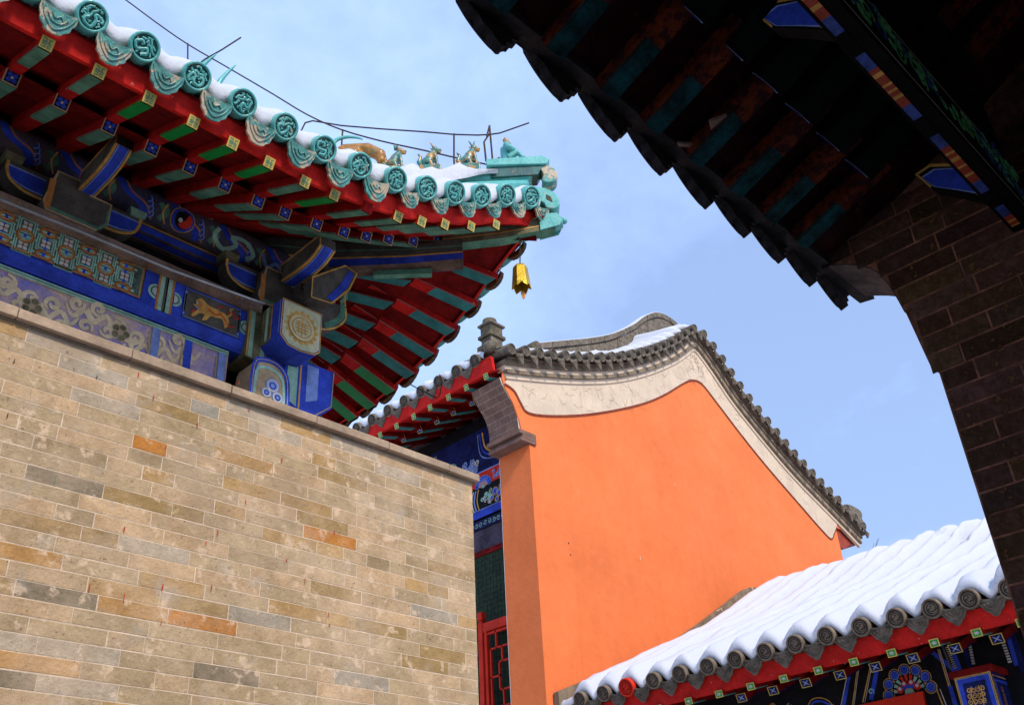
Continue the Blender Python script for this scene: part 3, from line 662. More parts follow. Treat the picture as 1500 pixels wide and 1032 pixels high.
fig_remesh(m, 'horned_ridge_beast', hall, .009)
m = MB(); pts = [(1.17, 6.92), (1.19, 6.98), (1.175, 7.05), (1.12, 7.08), (1.06, 7.07), (1.03, 7.05)]
m.tube([qq(a, 0, z) for a, z in smoothc(pts, 3)], [.024-.0012*i for i in range(16)], M['teal'], 8); m.build('ridge_horn', hall)
for (a, b_) in (((1.98, 7.55), (1.90, 8.06)), ((1.86, 7.35), (1.78, 7.92))):
    sgn = -1 if a[0] > 1.9 else 1
    m = MB(); c = smoothc([(a[0], a[1]), ((a[0]+b_[0])/2+.045, (a[1]+b_[1])/2+.06), b_], 5)
    m.tube([qq(p, 0, z) for p, z in c], [.045-.004*i for i in range(11)], M['teal'], 8); m.build('ridge_horn', hall)

# ---- timber frame under the eave
AY = 4.85
m = MB()    # architrave with rounded belly
prof = [(AY, 5.25), (AY, 5.02), (AY+.005, 4.985), (AY+.022, 4.955), (AY+.05, 4.938), (AY+.2, 4.935)]
x0_, x1_ = -1.6, 2.76
rows = [[V3(x, y, z) for x in (x0_, x1_)] for y, z in prof]
m.grid(rows[:2], M['char'], smooth=False, flip=True); m.grid(rows[1:], M['blue'], smooth=True, flip=True)
m.box((x0_, AY+.03, 4.94), (x1_, AY+.26, 5.25), M['blue'])
F = (V3(0, AY, 0), X, Z, -Y)
m.poly(F, [(x0_, 5.015), (x1_, 5.015), (x1_, 5.04), (x0_, 5.04)], .001, M['blue'])
LX1 = 1.985
m.poly(F, [(x0_, 5.03), (LX1, 5.03), (LX1, 5.246), (x0_, 5.246)], .0015, M['tan'])
m.poly(F, [(x0_, 5.036), (LX1-.008, 5.036), (LX1-.008, 5.24), (x0_, 5.24)], .002, M['mintdark'])
m.rib(F, [(x0_, 5.034), (LX1, 5.034), (LX1, 5.246)], .010, .004, M['brownorange'])
m.rib(F, [(x0_, 5.022), (LX1+.012, 5.022), (LX1+.012, 5.246)], .004, .004, M['black'])
per = .232; k = 0; xc = LX1-.11
while xc > x0_:
    for row, (dx, zc) in enumerate(((0, 5.135), (-per/2, 5.07), (-per/2, 5.205))):
        xq = xc+dx
        if xq > LX1-.05 or xq < x0_+.1: continue
        q = .044
        m.rib(F, [(xq-q, zc-q), (xq+q, zc-q), (xq+q, zc+q), (xq-q, zc+q)], .028, .0035, M['mint'], closed=True)
        m.rib(F, [(xq-q, zc-q), (xq+q, zc-q), (xq+q, zc+q), (xq-q, zc+q)], .004, .0045, M['black'], closed=True)
        for t in range(4):
            a_ = pi/4+t*pi/2; m.poly(F, [(xq, zc), (xq+cos(a_-.6)*.024, zc+sin(a_-.6)*.024), (xq+cos(a_)*.036, zc+sin(a_)*.036), (xq+cos(a_+.6)*.024, zc+sin(a_+.6)*.024)], .005, M['white'])
        m.disc(F, (xq, zc), .009, .0062, M['brownorange'], 8); m.disc(F, (xq, zc), .005, .0072, M['black'], 6)
    for (dx, zc) in ((per/2, 5.135), (0, 5.06), (0, 5.212)):
        xq = xc+dx
        if xq > LX1-.03 or xq < x0_+.1: continue
        m.rib(F, [(xq-.07, zc), (xq+.07, zc)], .015, .003, M['mint'])
        m.rib(F, [(xq, max(5.04, zc-.06)), (xq, min(5.236, zc+.06))], .016, .0035, M['blue'])
        ry = .040 if zc == 5.135 else .024
        m.rib(F, [(xq+.043*cos(t*pi/9), zc+ry*sin(t*pi/9)) for t in range(18)], .018, .0055, M['brownorange'], closed=True)
        m.rib(F, [(xq+.047*cos(t*pi/9), zc+(ry+.006)*sin(t*pi/9)) for t in range(18)], .003, .0058, M['black'], closed=True)
    for t in (-1, 1):
        for z_ in (5.10, 5.17):
            if xc+per*.25*t < LX1-.03: m.rib(F, [(xc+per*.25*t-.02, z_-.02), (xc+per*.25*t+.02, z_+.02)], .0035, .003, M['black']); m.rib(F, [(xc+per*.25*t-.02, z_+.02), (xc+per*.25*t+.02, z_-.02)], .0035, .003, M['black'])
    xc -= per
# banding next to the lattice panel
m.poly(F, [(LX1+.014, 5.02), (2.72, 5.02), (2.72, 5.246), (LX1+.014, 5.246)], .0015, M['blue'])
def vband(xa, xb, mm, off, z0=5.0, z1=5.248):
    m.poly(F, [(xa, z0), (xb, z0), (xb, z1), (xa, z1)], off, mm)
for xa, xb, mm in ((2.085, 2.10, 'brownorange'), (2.10, 2.125, 'mint'), (2.125, 2.14, 'char'), (2.14, 2.15, 'black'), (2.15, 2.175, 'mint'), (2.175, 2.19, 'brownorange')): vband(xa, xb, M[mm], .004)
for xq, a0 in ((2.08, pi/2), (2.196, -pi/2), (2.70, pi/2)):
    for r_, mm, of in ((.052, 'mint', .003), (.036, 'bluedark', .0042), (.03, 'mint', .0052), (.022, 'white', .0064)): m.disc(F, (xq, 5.12), r_, of, M[mm], 14, a0=a0, a1=a0+pi)
# panel with the painted beast
px0, px1 = 2.275, 2.64
m.poly(F, [(px0-.02, 5.02), (px1+.02, 5.02), (px1+.02, 5.235), (px0-.02, 5.235)], .003, M['black'])
m.poly(F, [(px0, 5.03), (px1, 5.03), (px1, 5.226), (px0, 5.226)], .004, M['char'])
m.rib(F, [(px0-.012, 5.027), (px1+.012, 5.027), (px1+.012, 5.231), (px0-.012, 5.231)], .005, .005, M['bluelight'], closed=True)
for cx, s_ in ((px0-.012, 1), (px1+.012, -1)):
    for zc in (5.05, 5.205): m.ring(F, (cx, zc), .014, .006, .006, M['blue'], 10); m.disc(F, (cx+s_*.008, zc), .009, .0055, M['bluelight'], 8)
bx, bz = 2.455, 5.125
body = smoothc([(-.12, .045), (-.085, .075), (-.045, .055), (-.01, .045), (.05, .04), (.095, .03), (.12, -.005), (.115, -.05), (.095, -.07), (.085, -.04), (.07, -.012), (.03, -.02), (-.01, -.025), (-.03, -.06), (-.06, -.075), (-.055, -.05), (-.05, -.03), (-.085, -.035), (-.12, -.075), (-.135, -.06), (-.1, -.01), (-.135, .01), (-.11, .02)], 3)
m.poly(F, [(bx+x, bz+z) for x, z in body], .0055, M['gold'])
for t in range(7): m.curl(F, (bx-.09+.014*t*(t % 3), bz+.035-.01*(t % 4)), .016, .005, .007, M['brownorange'], 1.1, t)
for pts in ([(-.03, .02), (.02, 0), (.06, .015), (.1, -.02)], [(-.12, -.02), (-.14, -.05)], [(.1, .04), (.14, .06), (.16, .03), (.19, .045)], [(.03, .05), (.05, .075), (.08, .065)], [(.1, -.03), (.135, -.045), (.16, -.03)]):
    m.rib(F, [(bx+x, bz+z) for x, z in smoothc(pts, 4)], .008, .008, M['redlac'])
m.disc(F, (bx-.108, bz+.03), .008, .0085, M['white'], 8); m.rib(F, [(bx-.12, bz+.0), (bx-.09, bz-.012)], .009, .0085, M['bluelight'])
m.rib(F, [(bx+x, bz+z) for x, z in smoothc([(.105, .02), (.13, .05), (.118, .08), (.14, .09)], 4)], .012, .007, M['gold'])
m.build('architrave', hall)
m = MB(); m.box((-1.6, AY-.045, 5.251), (2.78, AY+.26, 5.325), M['woodgrey'])
F2 = (V3(0, AY-.045, 0), X, Z, -Y)
for i in range(20): m.curl(F2, (-1.2+.2*i, 5.275), .03, .008, .002, M['brownorange'], .7, i)
m.build('plate_beam', hall)
# lower carved board, tan clouds on blue
m = MB(); m.box((-1.6, AY+.035, 4.46), (2.62, AY+.14, 4.928), M['violetblue']); F3 = (V3(0, AY+.035, 0), X, Z, -Y)
m.poly(F3, [(-1.6, 4.900), (2.62, 4.900), (2.62, 4.928), (-1.6, 4.928)], .002, M['mint']); m.rib(F3, [(-1.6, 4.894), (2.62, 4.894)], .008, .003, M['tan'])
m.rib(F3, [(-1.6, 4.914), (2.62, 4.914)], .004, .0035, M['black'])
rg = random.Random(5); M['cloud'] = mat('pale_cloud_paint', (.88, .70, .42), .8, .2, 9, .3, 40, spec=.12)
for i in range(21):
    cx = -.2+i*.125; cz = 4.775+.05*sin(i*1.3)
    pts = smoothc([(cx-.08, cz+.04), (cx-.03, cz-.03), (cx+.03, cz+.03), (cx+.09, cz-.03), (cx+.13, cz+.03)], 4); m.rib(F3, pts, [.012+.02*sin(pi*t/(len(pts)-1)) for t in range(len(pts))], .003, M['cloud'])
    m.curl(F3, (cx-.02, cz+.055), .045, .026, .004, M['cloud'], 1.2, rg.uniform(0, 6), rg.choice((-1, 1)))
    m.curl(F3, (cx+.05, cz-.065), .043, .024, .0045, M['cloud'], 1.1, rg.uniform(0, 6), rg.choice((-1, 1)))
    if i % 4 == 1:
        for t in range(5): m.disc(F3, (cx+.035*cos(t*1.257), cz+.01+.035*sin(t*1.257)), .024, .005, M['olive'], 10); m.ring(F3, (cx+.035*cos(t*1.257), cz+.01+.035*sin(t*1.257)), .022, .005, .006, M['tan'], 10)
        m.disc(F3, (cx, cz+.01), .018, .007, M['tan'], 10)
for xa in (2.12, 2.33, 2.56): m.poly(F3, [(xa, 4.46), (xa+.05, 4.46), (xa+.04, 4.895), (xa-.01, 4.895)], .008, M['bluelight' if xa != 2.33 else 'blue']); m.rib(F3, [(xa-.015, 4.46), (xa-.02, 4.86)], .008, .009, M['tan'])
m.build('carved_board', hall)
# corner column with painted frames
m = MB(); CX, CY = 2.97, 5.0
m.tube([V3(CX, CY, 0), V3(CX, CY, 4.6), V3(CX, CY, 5.33)], .17, M['olive'], 20)
m.build('corner_column', hall)
m = MB(); m.box((2.70, AY-.03, 4.90), (2.90, AY+.2, 5.26), M['olive'])
Fc = (V3(0, AY-.03, 0), X, Z, -Y)
for xa, xb, mm in ((2.70, 2.712, 'gold'), (2.715, 2.745, 'mint'), (2.80, 2.83, 'mint')): m.poly(Fc, [(xa, 4.905), (xb, 4.905), (xb, 5.255), (xa, 5.255)], .002, M[mm])
m.build('beam_collar', hall, bevel=.01)
# beam head with round gilt emblem
m = MB(); ex0, ex1, ez0, ez1, ey = 2.80, 3.105, 4.93, 5.275, 4.60
octo = [(ex0, ez0+.07), (ex0+.06, ez0+.012), (ex0+.16, ez0), (ex1-.04, ez0+.015), (ex1, ez0+.05), (ex1, ez1), (ex0, ez1)]
m.prism([V3(x, ey, z) for x, z in octo], (0, .30, 0), M['blue'])
Fe = (V3(0, ey, 0), X, Z, -Y)
cx_, cz_ = (ex0+ex1)/2, (ez0+ez1)/2
sc = lambda k: [(cx_+(x-cx_)*k, cz_+(z-cz_)*k) for x, z in octo]
m.poly(Fe, sc(1.0), .002, M['gold']); m.poly(Fe, sc(.955), .003, M['black']); m.poly(Fe, sc(.93), .004, M['white']); m.poly(Fe, sc(.895), .005, M['mintgold']); m.poly(Fe, sc(.84), .006, M['mintgold'])
for t in range(16):
    a_ = t*pi/8; m.disc(Fe, (cx_+.105*cos(a_), cz_+.105*sin(a_)), .018, .0075, M['gold'], 10); m.curl(Fe, (cx_+.118*cos(a_), cz_+.118*sin(a_)), .014, .004, .009, M['yellow'], 1, a_)
m.disc(Fe, (cx_, cz_), .098, .009, M['mintgold'], 24)
for r_ in (.097, .072): m.ring(Fe, (cx_, cz_), r_, .009, .011, M['gold'], 28)
for pts in ([(-.05, .03), (.05, .03)], [(-.055, .012), (.055, .012)], [(-.055, -.012), (.055, -.012)], [(-.045, -.035), (.045, -.035)], [(0, .065), (0, -.065)], [(-.025, .045), (-.025, -.05)], [(.025, .045), (.025, -.05)]):
    m.rib(Fe, [(cx_+x, cz_+z) for x, z in pts], .008, .012, M['gold'])
Fl = (V3(ex0, 0, 0), Y, Z, -X)
m.poly(Fl, [(ey+.012, ez0+.09), (ey+.022, ez0+.09), (ey+.022, ez1-.01), (ey+.012, ez1-.01)], .002, M['bluelight'])
m.rib(Fl, [(ey+.11, ez0+.08), (ey+.11, ez1)], .012, .002, M['gold']); m.poly(Fl, [(ey+.12, ez0+.07), (ey+.28, ez0+.07), (ey+.28, ez1), (ey+.12, ez1)], .0025, M['olive']); m.rib(Fl, [(ey+.16, ez0+.09), (ey+.16, ez1)], .03, .0035, M['mint'])
m.build('beam_head', hall, bevel=.006)
m = MB()    # lower beam head, blue with pale bands
hx0, hx1, hy, hz0, hz1 = 2.98, 3.36, 4.80, 4.60, 5.02
pr_ = [(hx0, hz0), (hx0+.20, hz0-.01), (hx1, hz0+.14), (hx1+.01, hz1), (hx0, hz1)]
m.prism([V3(x, hy, z) for x, z in pr_], (0, .30, 0), M['blue']); Fh = (V3(0, hy, 0), X, Z, -Y)
m.poly(Fh, [(hx0+.02, hz0+.1), (hx0+.10, hz0+.06), (hx0+.10, hz1-.02), (hx0+.02, hz1-.02)], .002, M['mint']); m.poly(Fh, [(hx0+.17, hz0+.12), (hx0+.26, hz0+.16), (hx0+.26, hz1-.02), (hx0+.17, hz1-.02)], .002, M['bluelight'])
m.rib(Fh, [(hx0+.12, hz0+.03), (hx0+.12, hz1)], .012, .003, M['gold']); m.rib(Fh, [(hx1, hz1-.01), (hx1-.01, hz0+.15), (hx0+.2, hz0+.005), (hx0, hz0+.01)], .008, .003, M['tan'])
m.build('lower_beam_head', hall, bevel=.005)
m = MB()    # cloud-shaped nose
pr_ = smoothc([(2.70, 4.5), (2.70, 4.78), (2.76, 4.84), (2.86, 4.84), (2.93, 4.78), (2.95, 4.66), (2.95, 4.5)], 3)
m.prism([V3(x, 4.70, z) for x, z in pr_], (0, .2, 0), M['tan']); Fn = (V3(0, 4.70, 0), X, Z, -Y)
m.rib(Fn, pr_, .035, .003, M['blue']); m.rib(Fn, [(cx_2*.82+.505, z*.82+.82) for cx_2, z in pr_], .02, .003, M['mint']); m.rib(Fn, pr_, .006, .005, M['tan'])
for c_, r_ in (((2.84, 4.68), .05), ((2.80, 4.62), .035), ((2.88, 4.61), .04)): m.disc(Fn, c_, r_, .004, M['bluelight'], 14); m.ring(Fn, c_, r_*.75, .01, .0055, M['white'], 14); m.ring(Fn, c_, r_*.4, .008, .006, M['blue'], 12)
m.build('cloud_nose', hall)
# inner wall, purlin, upper boards
m = MB(); m.box((-1.6, 5.12, 0), (2.9, 5.35, 6.2), M['black']); m.box((2.86, 5.3, 0), (3.1, 8.5, 6.2), M['reddeep']); m.build('inner_wall', hall)  # black wall colour stands in for shade in the gap under the eave
m = MB(); PZ, PY = 5.84, 5.04
m.tube([V3(-1.6, PY, PZ), V3(3.35, PY, PZ)], .135, M['sootblue'], 28, smooth=True)
def purl(u, t, r_=.1365):   # point on purlin: u along X, t angle from -Y towards down
    return V3(u, PY-cos(t)*r_, PZ-sin(t)*r_)
def pstroke(pts, wd, mm, r_=.137):
    n = len(pts); vs = []
    for i, (u, t) in enumerate(pts):
        a = pts[max(i-1, 0)]; c = pts[min(i+1, n-1)]; du, dt = c[0]-a[0], (c[1]-a[1])*.135; l = math.hypot(du, dt) or 1
        nx, ny = -dt/l, du/l; vs += [purl(u+nx*wd/2, t+ny*wd/2/.135, r_), purl(u-nx*wd/2, t-ny*wd/2/.135, r_)]
    m.add(vs, [(2*i, 2*i+1, 2*i+3, 2*i+2) for i in range(n-1)]+[(2*i+2, 2*i+3, 2*i+1, 2*i) for i in range(0)], mm)
for i in range(11):
    u = -.4+i*.36
    pstroke(smoothc([(u, -.3), (u+.05, .2), (u+.16, .5), (u+.22, 1.1)], 4), .05, M['blue']); pstroke(smoothc([(u+.04, -.3), (u+.09, .2), (u+.2, .5), (u+.26, 1.1)], 4), .012, M['brownorange'], .138)
    for k in range(4): pstroke([(u+.20+.012*k+.022*cos(a*.5-1.2), .15+.22*k+.17*sin(a*.5-1.2)) for a in range(7)], .008, M['bluelight'], .139); pstroke([(u+.20+.012*k+.012*cos(a*.5-1.2), .15+.22*k+.1*sin(a*.5-1.2)) for a in range(7)], .010, M['blue'], .139)
    pstroke(smoothc([(u-.05, .1), (u-.02, .5), (u-.06, .8)], 4), .03, M['green'], .1375); pstroke(smoothc([(u+.33, .0), (u+.31, .5), (u+.35, 1.0)], 4), .010, M['gold'], .138)
    pstroke(smoothc([(u+.28, .1), (u+.32, .5), (u+.3, .9)], 4), .035, M['green'], .1375)
# red and black swirl roundel
def pdisc(u, t, r_, mm, lev, a0=0, a1=2*pi, n=18):
    vs = [purl(u+r_*cos(a0+(a1-a0)*i/n), t+r_*sin(a0+(a1-a0)*i/n)/.135, lev) for i in range(n+1)]+[purl(u, t, lev+.0005)]
    m.add(vs, [(i, i+1, n+1) for i in range(n)], mm)
pdisc(2.205, .45, .085, M['gold'], .1395); pdisc(2.205, .45, .078, M['blue'], .1405); pdisc(2.21, .45, .058, M['black'], .1415); pdisc(2.22, .45, .05, M['redlac'], .1425, -1.2, 2.4); pdisc(2.19, .5, .014, M['white'], .1435)
for a, b_, mm in ((2.30, .014, 'gold'), (2.32, .03, 'green'), (2.35, .02, 'char'), (2.375, .025, 'green'), (2.40, .012, 'gold')): pstroke([(a, -.4), (a, 1.3)], b_, M[mm], .141)
pstroke(smoothc([(2.46, .0), (2.44, .5), (2.52, .9), (2.6, .5), (2.56, .2), (2.66, .1), (2.74, .6), (2.70, .9)], 5), .03, M['mint'], .14); pstroke(smoothc([(2.8, .3), (2.86, .8), (2.92, .5), (2.98, .8)], 4), .025, M['bluelight'], .14)
m.build('purlin', hall)
m = MB(); m.box((-1.6, 4.98, 5.60), (3.2, 5.10, 5.70), M['wood']); Fb = (V3(0, 4.98, 0), X, Z, -Y)
m.poly(Fb, [(-1.6, 5.61), (3.2, 5.61), (3.2, 5.66), (-1.6, 5.66)], .002, M['blue']); m.rib(Fb, [(-1.6, 5.67), (3.2, 5.67)], .008, .003, M['gold'])
Fd = (V3(0, 0, 5.60), X, Y, -Z); m.poly(Fd, [(-1.6, 4.99), (3.2, 4.99), (3.2, 5.05), (-1.6, 5.05)], .002, M['blue']); m.rib(Fd, [(-1.6, 5.055), (3.2, 5.055)], .008, .003, M['brownorange'])
m.build('purlin_board', hall)

def bracket(cx, big=False):
    """dougong: block, cross arm with curved belly, forward nose"""
    root = MB(); m = root; yb = 4.80
    # block on the plate beam
    blk = [(cx-.19, 5.33+.05), (cx-.17, 5.33), (cx+.12, 5.33), (cx+.18, 5.40), (cx+.18, 5.55), (cx+.05, 5.55), (cx+.05, 5.62), (cx-.15, 5.62)]
    m.prism([V3(x, yb, z) for x, z in blk], (0, .2, 0), M['char']); Fk = (V3(0, yb, 0), X, Z, -Y)
    m.rib(Fk, blk, .015, .003, M['tan'], closed=True); m.poly(Fk, [(cx+.165, 5.41), (cx+.18, 5.40), (cx+.18, 5.51), (cx+.165, 5.50)], .0035, M['green']); m.rib(Fk, [(cx-.168, 5.35), (cx+.13, 5.345), (cx+.175, 5.40)], .02, .0035, M['green'])
    m.poly(Fk, [(cx-.185, 5.34), (cx-.15, 5.34), (cx-.15, 5.55), (cx-.185, 5.55)], .004, M['brownorange'])
    o = m.build('bracket_block', hall)
    for sg in (-1, 1):
        m = MB()
        arm = smoothc([(cx+sg*.16, 5.44), (cx+sg*.28, 5.445), (cx+sg*.37, 5.49), (cx+sg*.40, 5.56)], 4); arm = arm+[(cx+sg*.40, 5.61), (cx+sg*.16, 5.61)]
        m.prism([V3(x, 4.88, z) for x, z in arm], (0, .11, 0), M['char']); Fa = (V3(0, 4.88, 0), X, Z, -Y)
        inn = [(cx+sg*.18+(x-cx-sg*.16)*.88, 5.525+(z-5.525)*.72) for x, z in arm]
        m.poly(Fa, inn, .0015, M['bluelight']); m.poly(Fa, [(x, 5.525+(z-5.525)*.82) for x, z in inn], .0025, M['blue']); m.rib(Fa, arm[:-1], .018, .003, M['gold'])
        m.prism([V3(x, 4.86, z) for x, z in [(cx+sg*.33, 5.612), (cx+sg*.42, 5.612), (cx+sg*.43, 5.66), (cx+sg*.32, 5.66)]], (0, .15, 0), M['mint' if sg > 0 else 'olive'])
        m.build('bracket_arm', hall)
    m = MB(); y1 = 4.36; w_ = .05 if not big else .06; ox = cx+.03
    nose = smoothc([(4.82, 5.56), (4.6, 5.55), (4.45, 5.57), (y1, 5.62)], 4)+[(y1+.01, 5.70), (4.5, 5.70), (4.82, 5.70)]
    m.prism([V3(ox-w_, y, z) for y, z in nose], (2*w_, 0, 0), M['char'])
    # painted underside
    under = nose[:13]
    for a0, a1, mm, off in ((-w_, w_, M['gold'], .002), (-w_*.74, w_*.74, M['black'], .003), (-w_*.66, w_*.66, M['bluelight'], .0035), (-w_*.54, w_*.54, M['blue'], .004)):
        rows = [[V3(ox+a0, y, z-off), V3(ox+a1, y, z-off)] for y, z in under]; m.grid(rows, mm, smooth=False, flip=False)
    Fs = (V3(ox-w_, 0, 0), Y, Z, -X); m.rib(Fs, nose, .018, .002, M['gold'], closed=True)
    m.build('bracket_nose', hall)
bracket(1.52)
bracket(.35)
bracket(2.93, True)
# corner bracket extras: round-headed strut and blue-tipped arm along the diagonal
m = MB()
m.prism([V3(x, 4.72, z) for x, z in [(3.0, 5.50), (3.10, 5.48), (3.42, 5.82), (3.44, 5.93), (3.36, 5.97), (3.0, 5.66)]], (0, .12, 0), M['char'])
Fs = (V3(0, 4.72, 0), X, Z, -Y); m.rib(Fs, [(3.02, 5.52), (3.36, 5.90)], .012, .002, M['gold']); m.poly(Fs, [(3.10, 5.49), (3.13, 5.52), (3.03, 5.64), (3.0, 5.60)], .003, M['blue'])
m.disc(Fs, (3.42, 5.94), .065, .004, M['violet'], 14); m.prism([V3(3.42+.06*cos(a*.5), 4.70, 5.94+.06*sin(a*.5)) for a in range(12)], (0, .14, 0), M['violet'])
m.build('bracket_strut', hall)
m = MB(); pr_ = [(3.0, 5.36), (3.16, 5.38), (3.30, 5.56), (3.36, 5.72), (3.26, 5.74), (3.0, 5.52)]
m.prism([V3(x, 4.58, z) for x, z in pr_], (0, .10, 0), M['char']); Fs = (V3(0, 4.58, 0), X, Z, -Y)
m.rib(Fs, pr_, .012, .002, M['gold'], closed=True); m.poly(Fs, [(3.17, 5.40), (3.28, 5.56), (3.33, 5.70), (3.29, 5.71), (3.22, 5.56), (3.12, 5.41)], .003, M['blue'])
m.build('bracket_strut', hall)
m = MB(); pr_ = smoothc([(3.10, 5.30), (3.22, 5.30), (3.34, 5.36), (3.42, 5.46), (3.42, 5.56)], 4)+[(3.10, 5.56)]
m.prism([V3(x, 4.78, z) for x, z in pr_], (0, .10, 0), M['char']); Fs = (V3(0, 4.78, 0), X, Z, -Y); m.rib(Fs, pr_[:-1], .014, .002, M['gold']); m.rib(Fs, [(x-.03, z+.02) for x, z in pr_[6:17]], .045, .003, M['green'])
m.build('bracket_side_arm', hall)

# ---- things hung on or strung over the hall
def wiretube(name, pts, r_, mm, label, cat, posts=(), group=None):
    o0 = Vector(pts[0]); root = empty(name, o0); tag(root, label, cat, group)
    m = MB(); m.tube(pts, r_, mm, 6); m.build('wire', root)
    for p in posts: m = MB(); m.tube(p, r_*1.15, mm, 6); m.build('post', root)
    return root
D8 = lambda px, py: at2(px, py)
def at2(px, py, c=XE+YE_):
    d = fw*FPX+rt*(px-750)-up*(py-516); return CAM+d*(c/(d.x+d.y))
w1 = [at2(*p) for p in smoothc([(120, -45), (180, -3), (230, 34), (275, 65), (330, 97), (400, 138), (450, 168), (500, 190), (560, 207), (620, 220), (663, 230), (700, 238), (722, 243)], 3)]
wiretube('sagging_cable', w1, .0065, M['iron'], 'long thin cable sagging down the roof line to the seated ridge figure', 'cable', [[at2(275, 64), at2(275, 90)], [at2(502, 190), at2(500, 218)]])
w2 = [at2(*p) for p in [(440, 206), (441, 192), (447, 180), (458, 177), (500, 184), (560, 189), (620, 193), (665, 197), (700, 198), (718, 197), (732, 195), (775, 180)]]
wiretube('lightning_rod', w2, .0065, M['iron'], 'bent iron lightning rod held on posts above the row of ridge beasts', 'lightning rod', [[at2(665, 196), at2(665, 235), at2(666, 248)], [at2(717, 184), at2(722, 240)], [at2(717, 196), at2(709, 208), at2(712, 236)], [at2(717, 184), at2(713, 200)]])
w3 = [at2(*p) for p in [(286, 98), (300, 87), (325, 73), (353, 55)]]
wiretube('slanting_iron_rod', w3, .0065, M['iron'], 'short slanting iron rod crossing the long cable near the turquoise horns', 'rod')
w4 = [at(607, 566, 'x', 4.47), at(640, 583, 'x', 4.6), at(644, 579, 'x', 4.6), at(648, 558, 'x', 4.6), at(644, 548, 'x', 4.6)]
w4 = [at(540, 532, 'x', 4.2), at(575, 548, 'x', 4.35)]+w4
wiretube('hooked_wire', w4, .005, M['iron'], 'thin hooked wire sticking out under the side eave of the turquoise roof', 'wire')
root = empty('conduit_pipe', (1.1, 4.74, 5.22)); tag(root, 'long grey metal pipe running along the painted beam of the turquoise roofed hall', 'pipe')
m = MB(); m.tube([V3(-1.6, 4.745, 5.235), at(0, 292, 'y', 4.745), at(120, 340, 'y', 4.745), at(250, 395, 'y', 4.745), at(387, 445, 'y', 4.745)], .011, M['steel'], 10); m.build('pipe', root)
for xx in (1.2, 1.95, 2.6):
    m = MB(); m.tube([V3(xx, 4.745, 5.252), V3(xx, 4.80, 5.252)], .006, M['steel'], 6); m.build('clip', root)
# wind bell
bp = at2(763, 407); root = empty('wind_bell', bp); tag(root, 'gilt wind bell with a leaf clapper hanging on a chain from the upturned corner', 'bell')
m = MB(); zt, zb = at2(763, 390).z, at2(763, 424).z
n = 6; rows = []
for k_, z in ((.3, zt), (.72, zt-.006), (.80, zt-.02), (.88, zt-(zt-zb)*.4), (1.0, zt-(zt-zb)*.8)): rows.append([bp*1.0+V3(.062*k_*cos(2*pi*i/n+.3), .062*k_*sin(2*pi*i/n+.3), z-bp.z) for i in range(n+1)])
low = []
for i in range(n*4+1):
    a = 2*pi*i/(n*4)+.3; seg = (i % 4)/4; kk = cos(pi/n)/cos((seg-.5)*2*pi/n); zz = zb+.030*(1-abs(seg-.5)*2)*1.0
    low.append((a, kk, zz))
m.grid(rows, M['brass'], smooth=False)
top = [bp+V3(.062*1.0*cos(a)*kk, .062*sin(a)*kk, zt-(zt-zb)*.8-bp.z) for a, kk, zz in low]; bot = [bp+V3(.066*cos(a)*kk, .066*sin(a)*kk, zz-bp.z) for a, kk, zz in low]
m.grid([top, bot], M['brass'], smooth=False); m.grid([[p+(bp-p)*.0 for p in rows[0]], [V3(bp.x, bp.y, zt+.012)]*(n+1)][::-1], M['brass'], smooth=False)
ob = m.build('bell', root); so_ = ob.modifiers.new('solid', 'SOLIDIFY'); so_.thickness = .004
m = MB(); zz = zt+.008; i = 0; top_ = at2(762, 352)
while zz < top_.z:
    f_ = (zz-zt)/(top_.z-zt); c = V3(bp.x+(top_.x-bp.x)*f_, bp.y+(top_.y-bp.y)*f_, zz+.011); ax = X if i % 2 else Y
    m.tube([c+ax*.006*cos(a*pi/4)+Z*.013*sin(a*pi/4) for a in range(9)], .0022, M['iron'], 5, caps=False); zz += .020; i += 1
m.build('chain', root)
m = MB(); m.tube([top_+Z*.005+V3(.022*cos(a*pi/6), 0, .02*sin(a*pi/6)+.015) for a in range(11)], .005, M['iron'], 6); m.build('hook', root)
m = MB(); c0 = at2(766, 431); m.tube([bp+Z*0, c0+Z*.02], .002, M['iron'], 5)
m.prism([c0+V3(x, 0, z) for x, z in smoothc([(0, .03), (.022, .022), (.026, -.005), (.004, -.036), (-.014, -.008), (-.020, .018), (0, .03)], 3)[:-1]], (.004, .006, 0), M['brownorange']); m.build('clapper', root)

# ================================================================== HALL B: orange gable hall
gh = empty('gable_hall', (13.0, 8.5, 0))
tag(gh, 'hall with a tall bright orange plaster gable and curved grey tiled roof edge under snow', 'temple hall')
GY = 8.0
G2 = lambda px, py, y=GY: (lambda p: (p.x, p.z))(at(px, py, 'y', y))
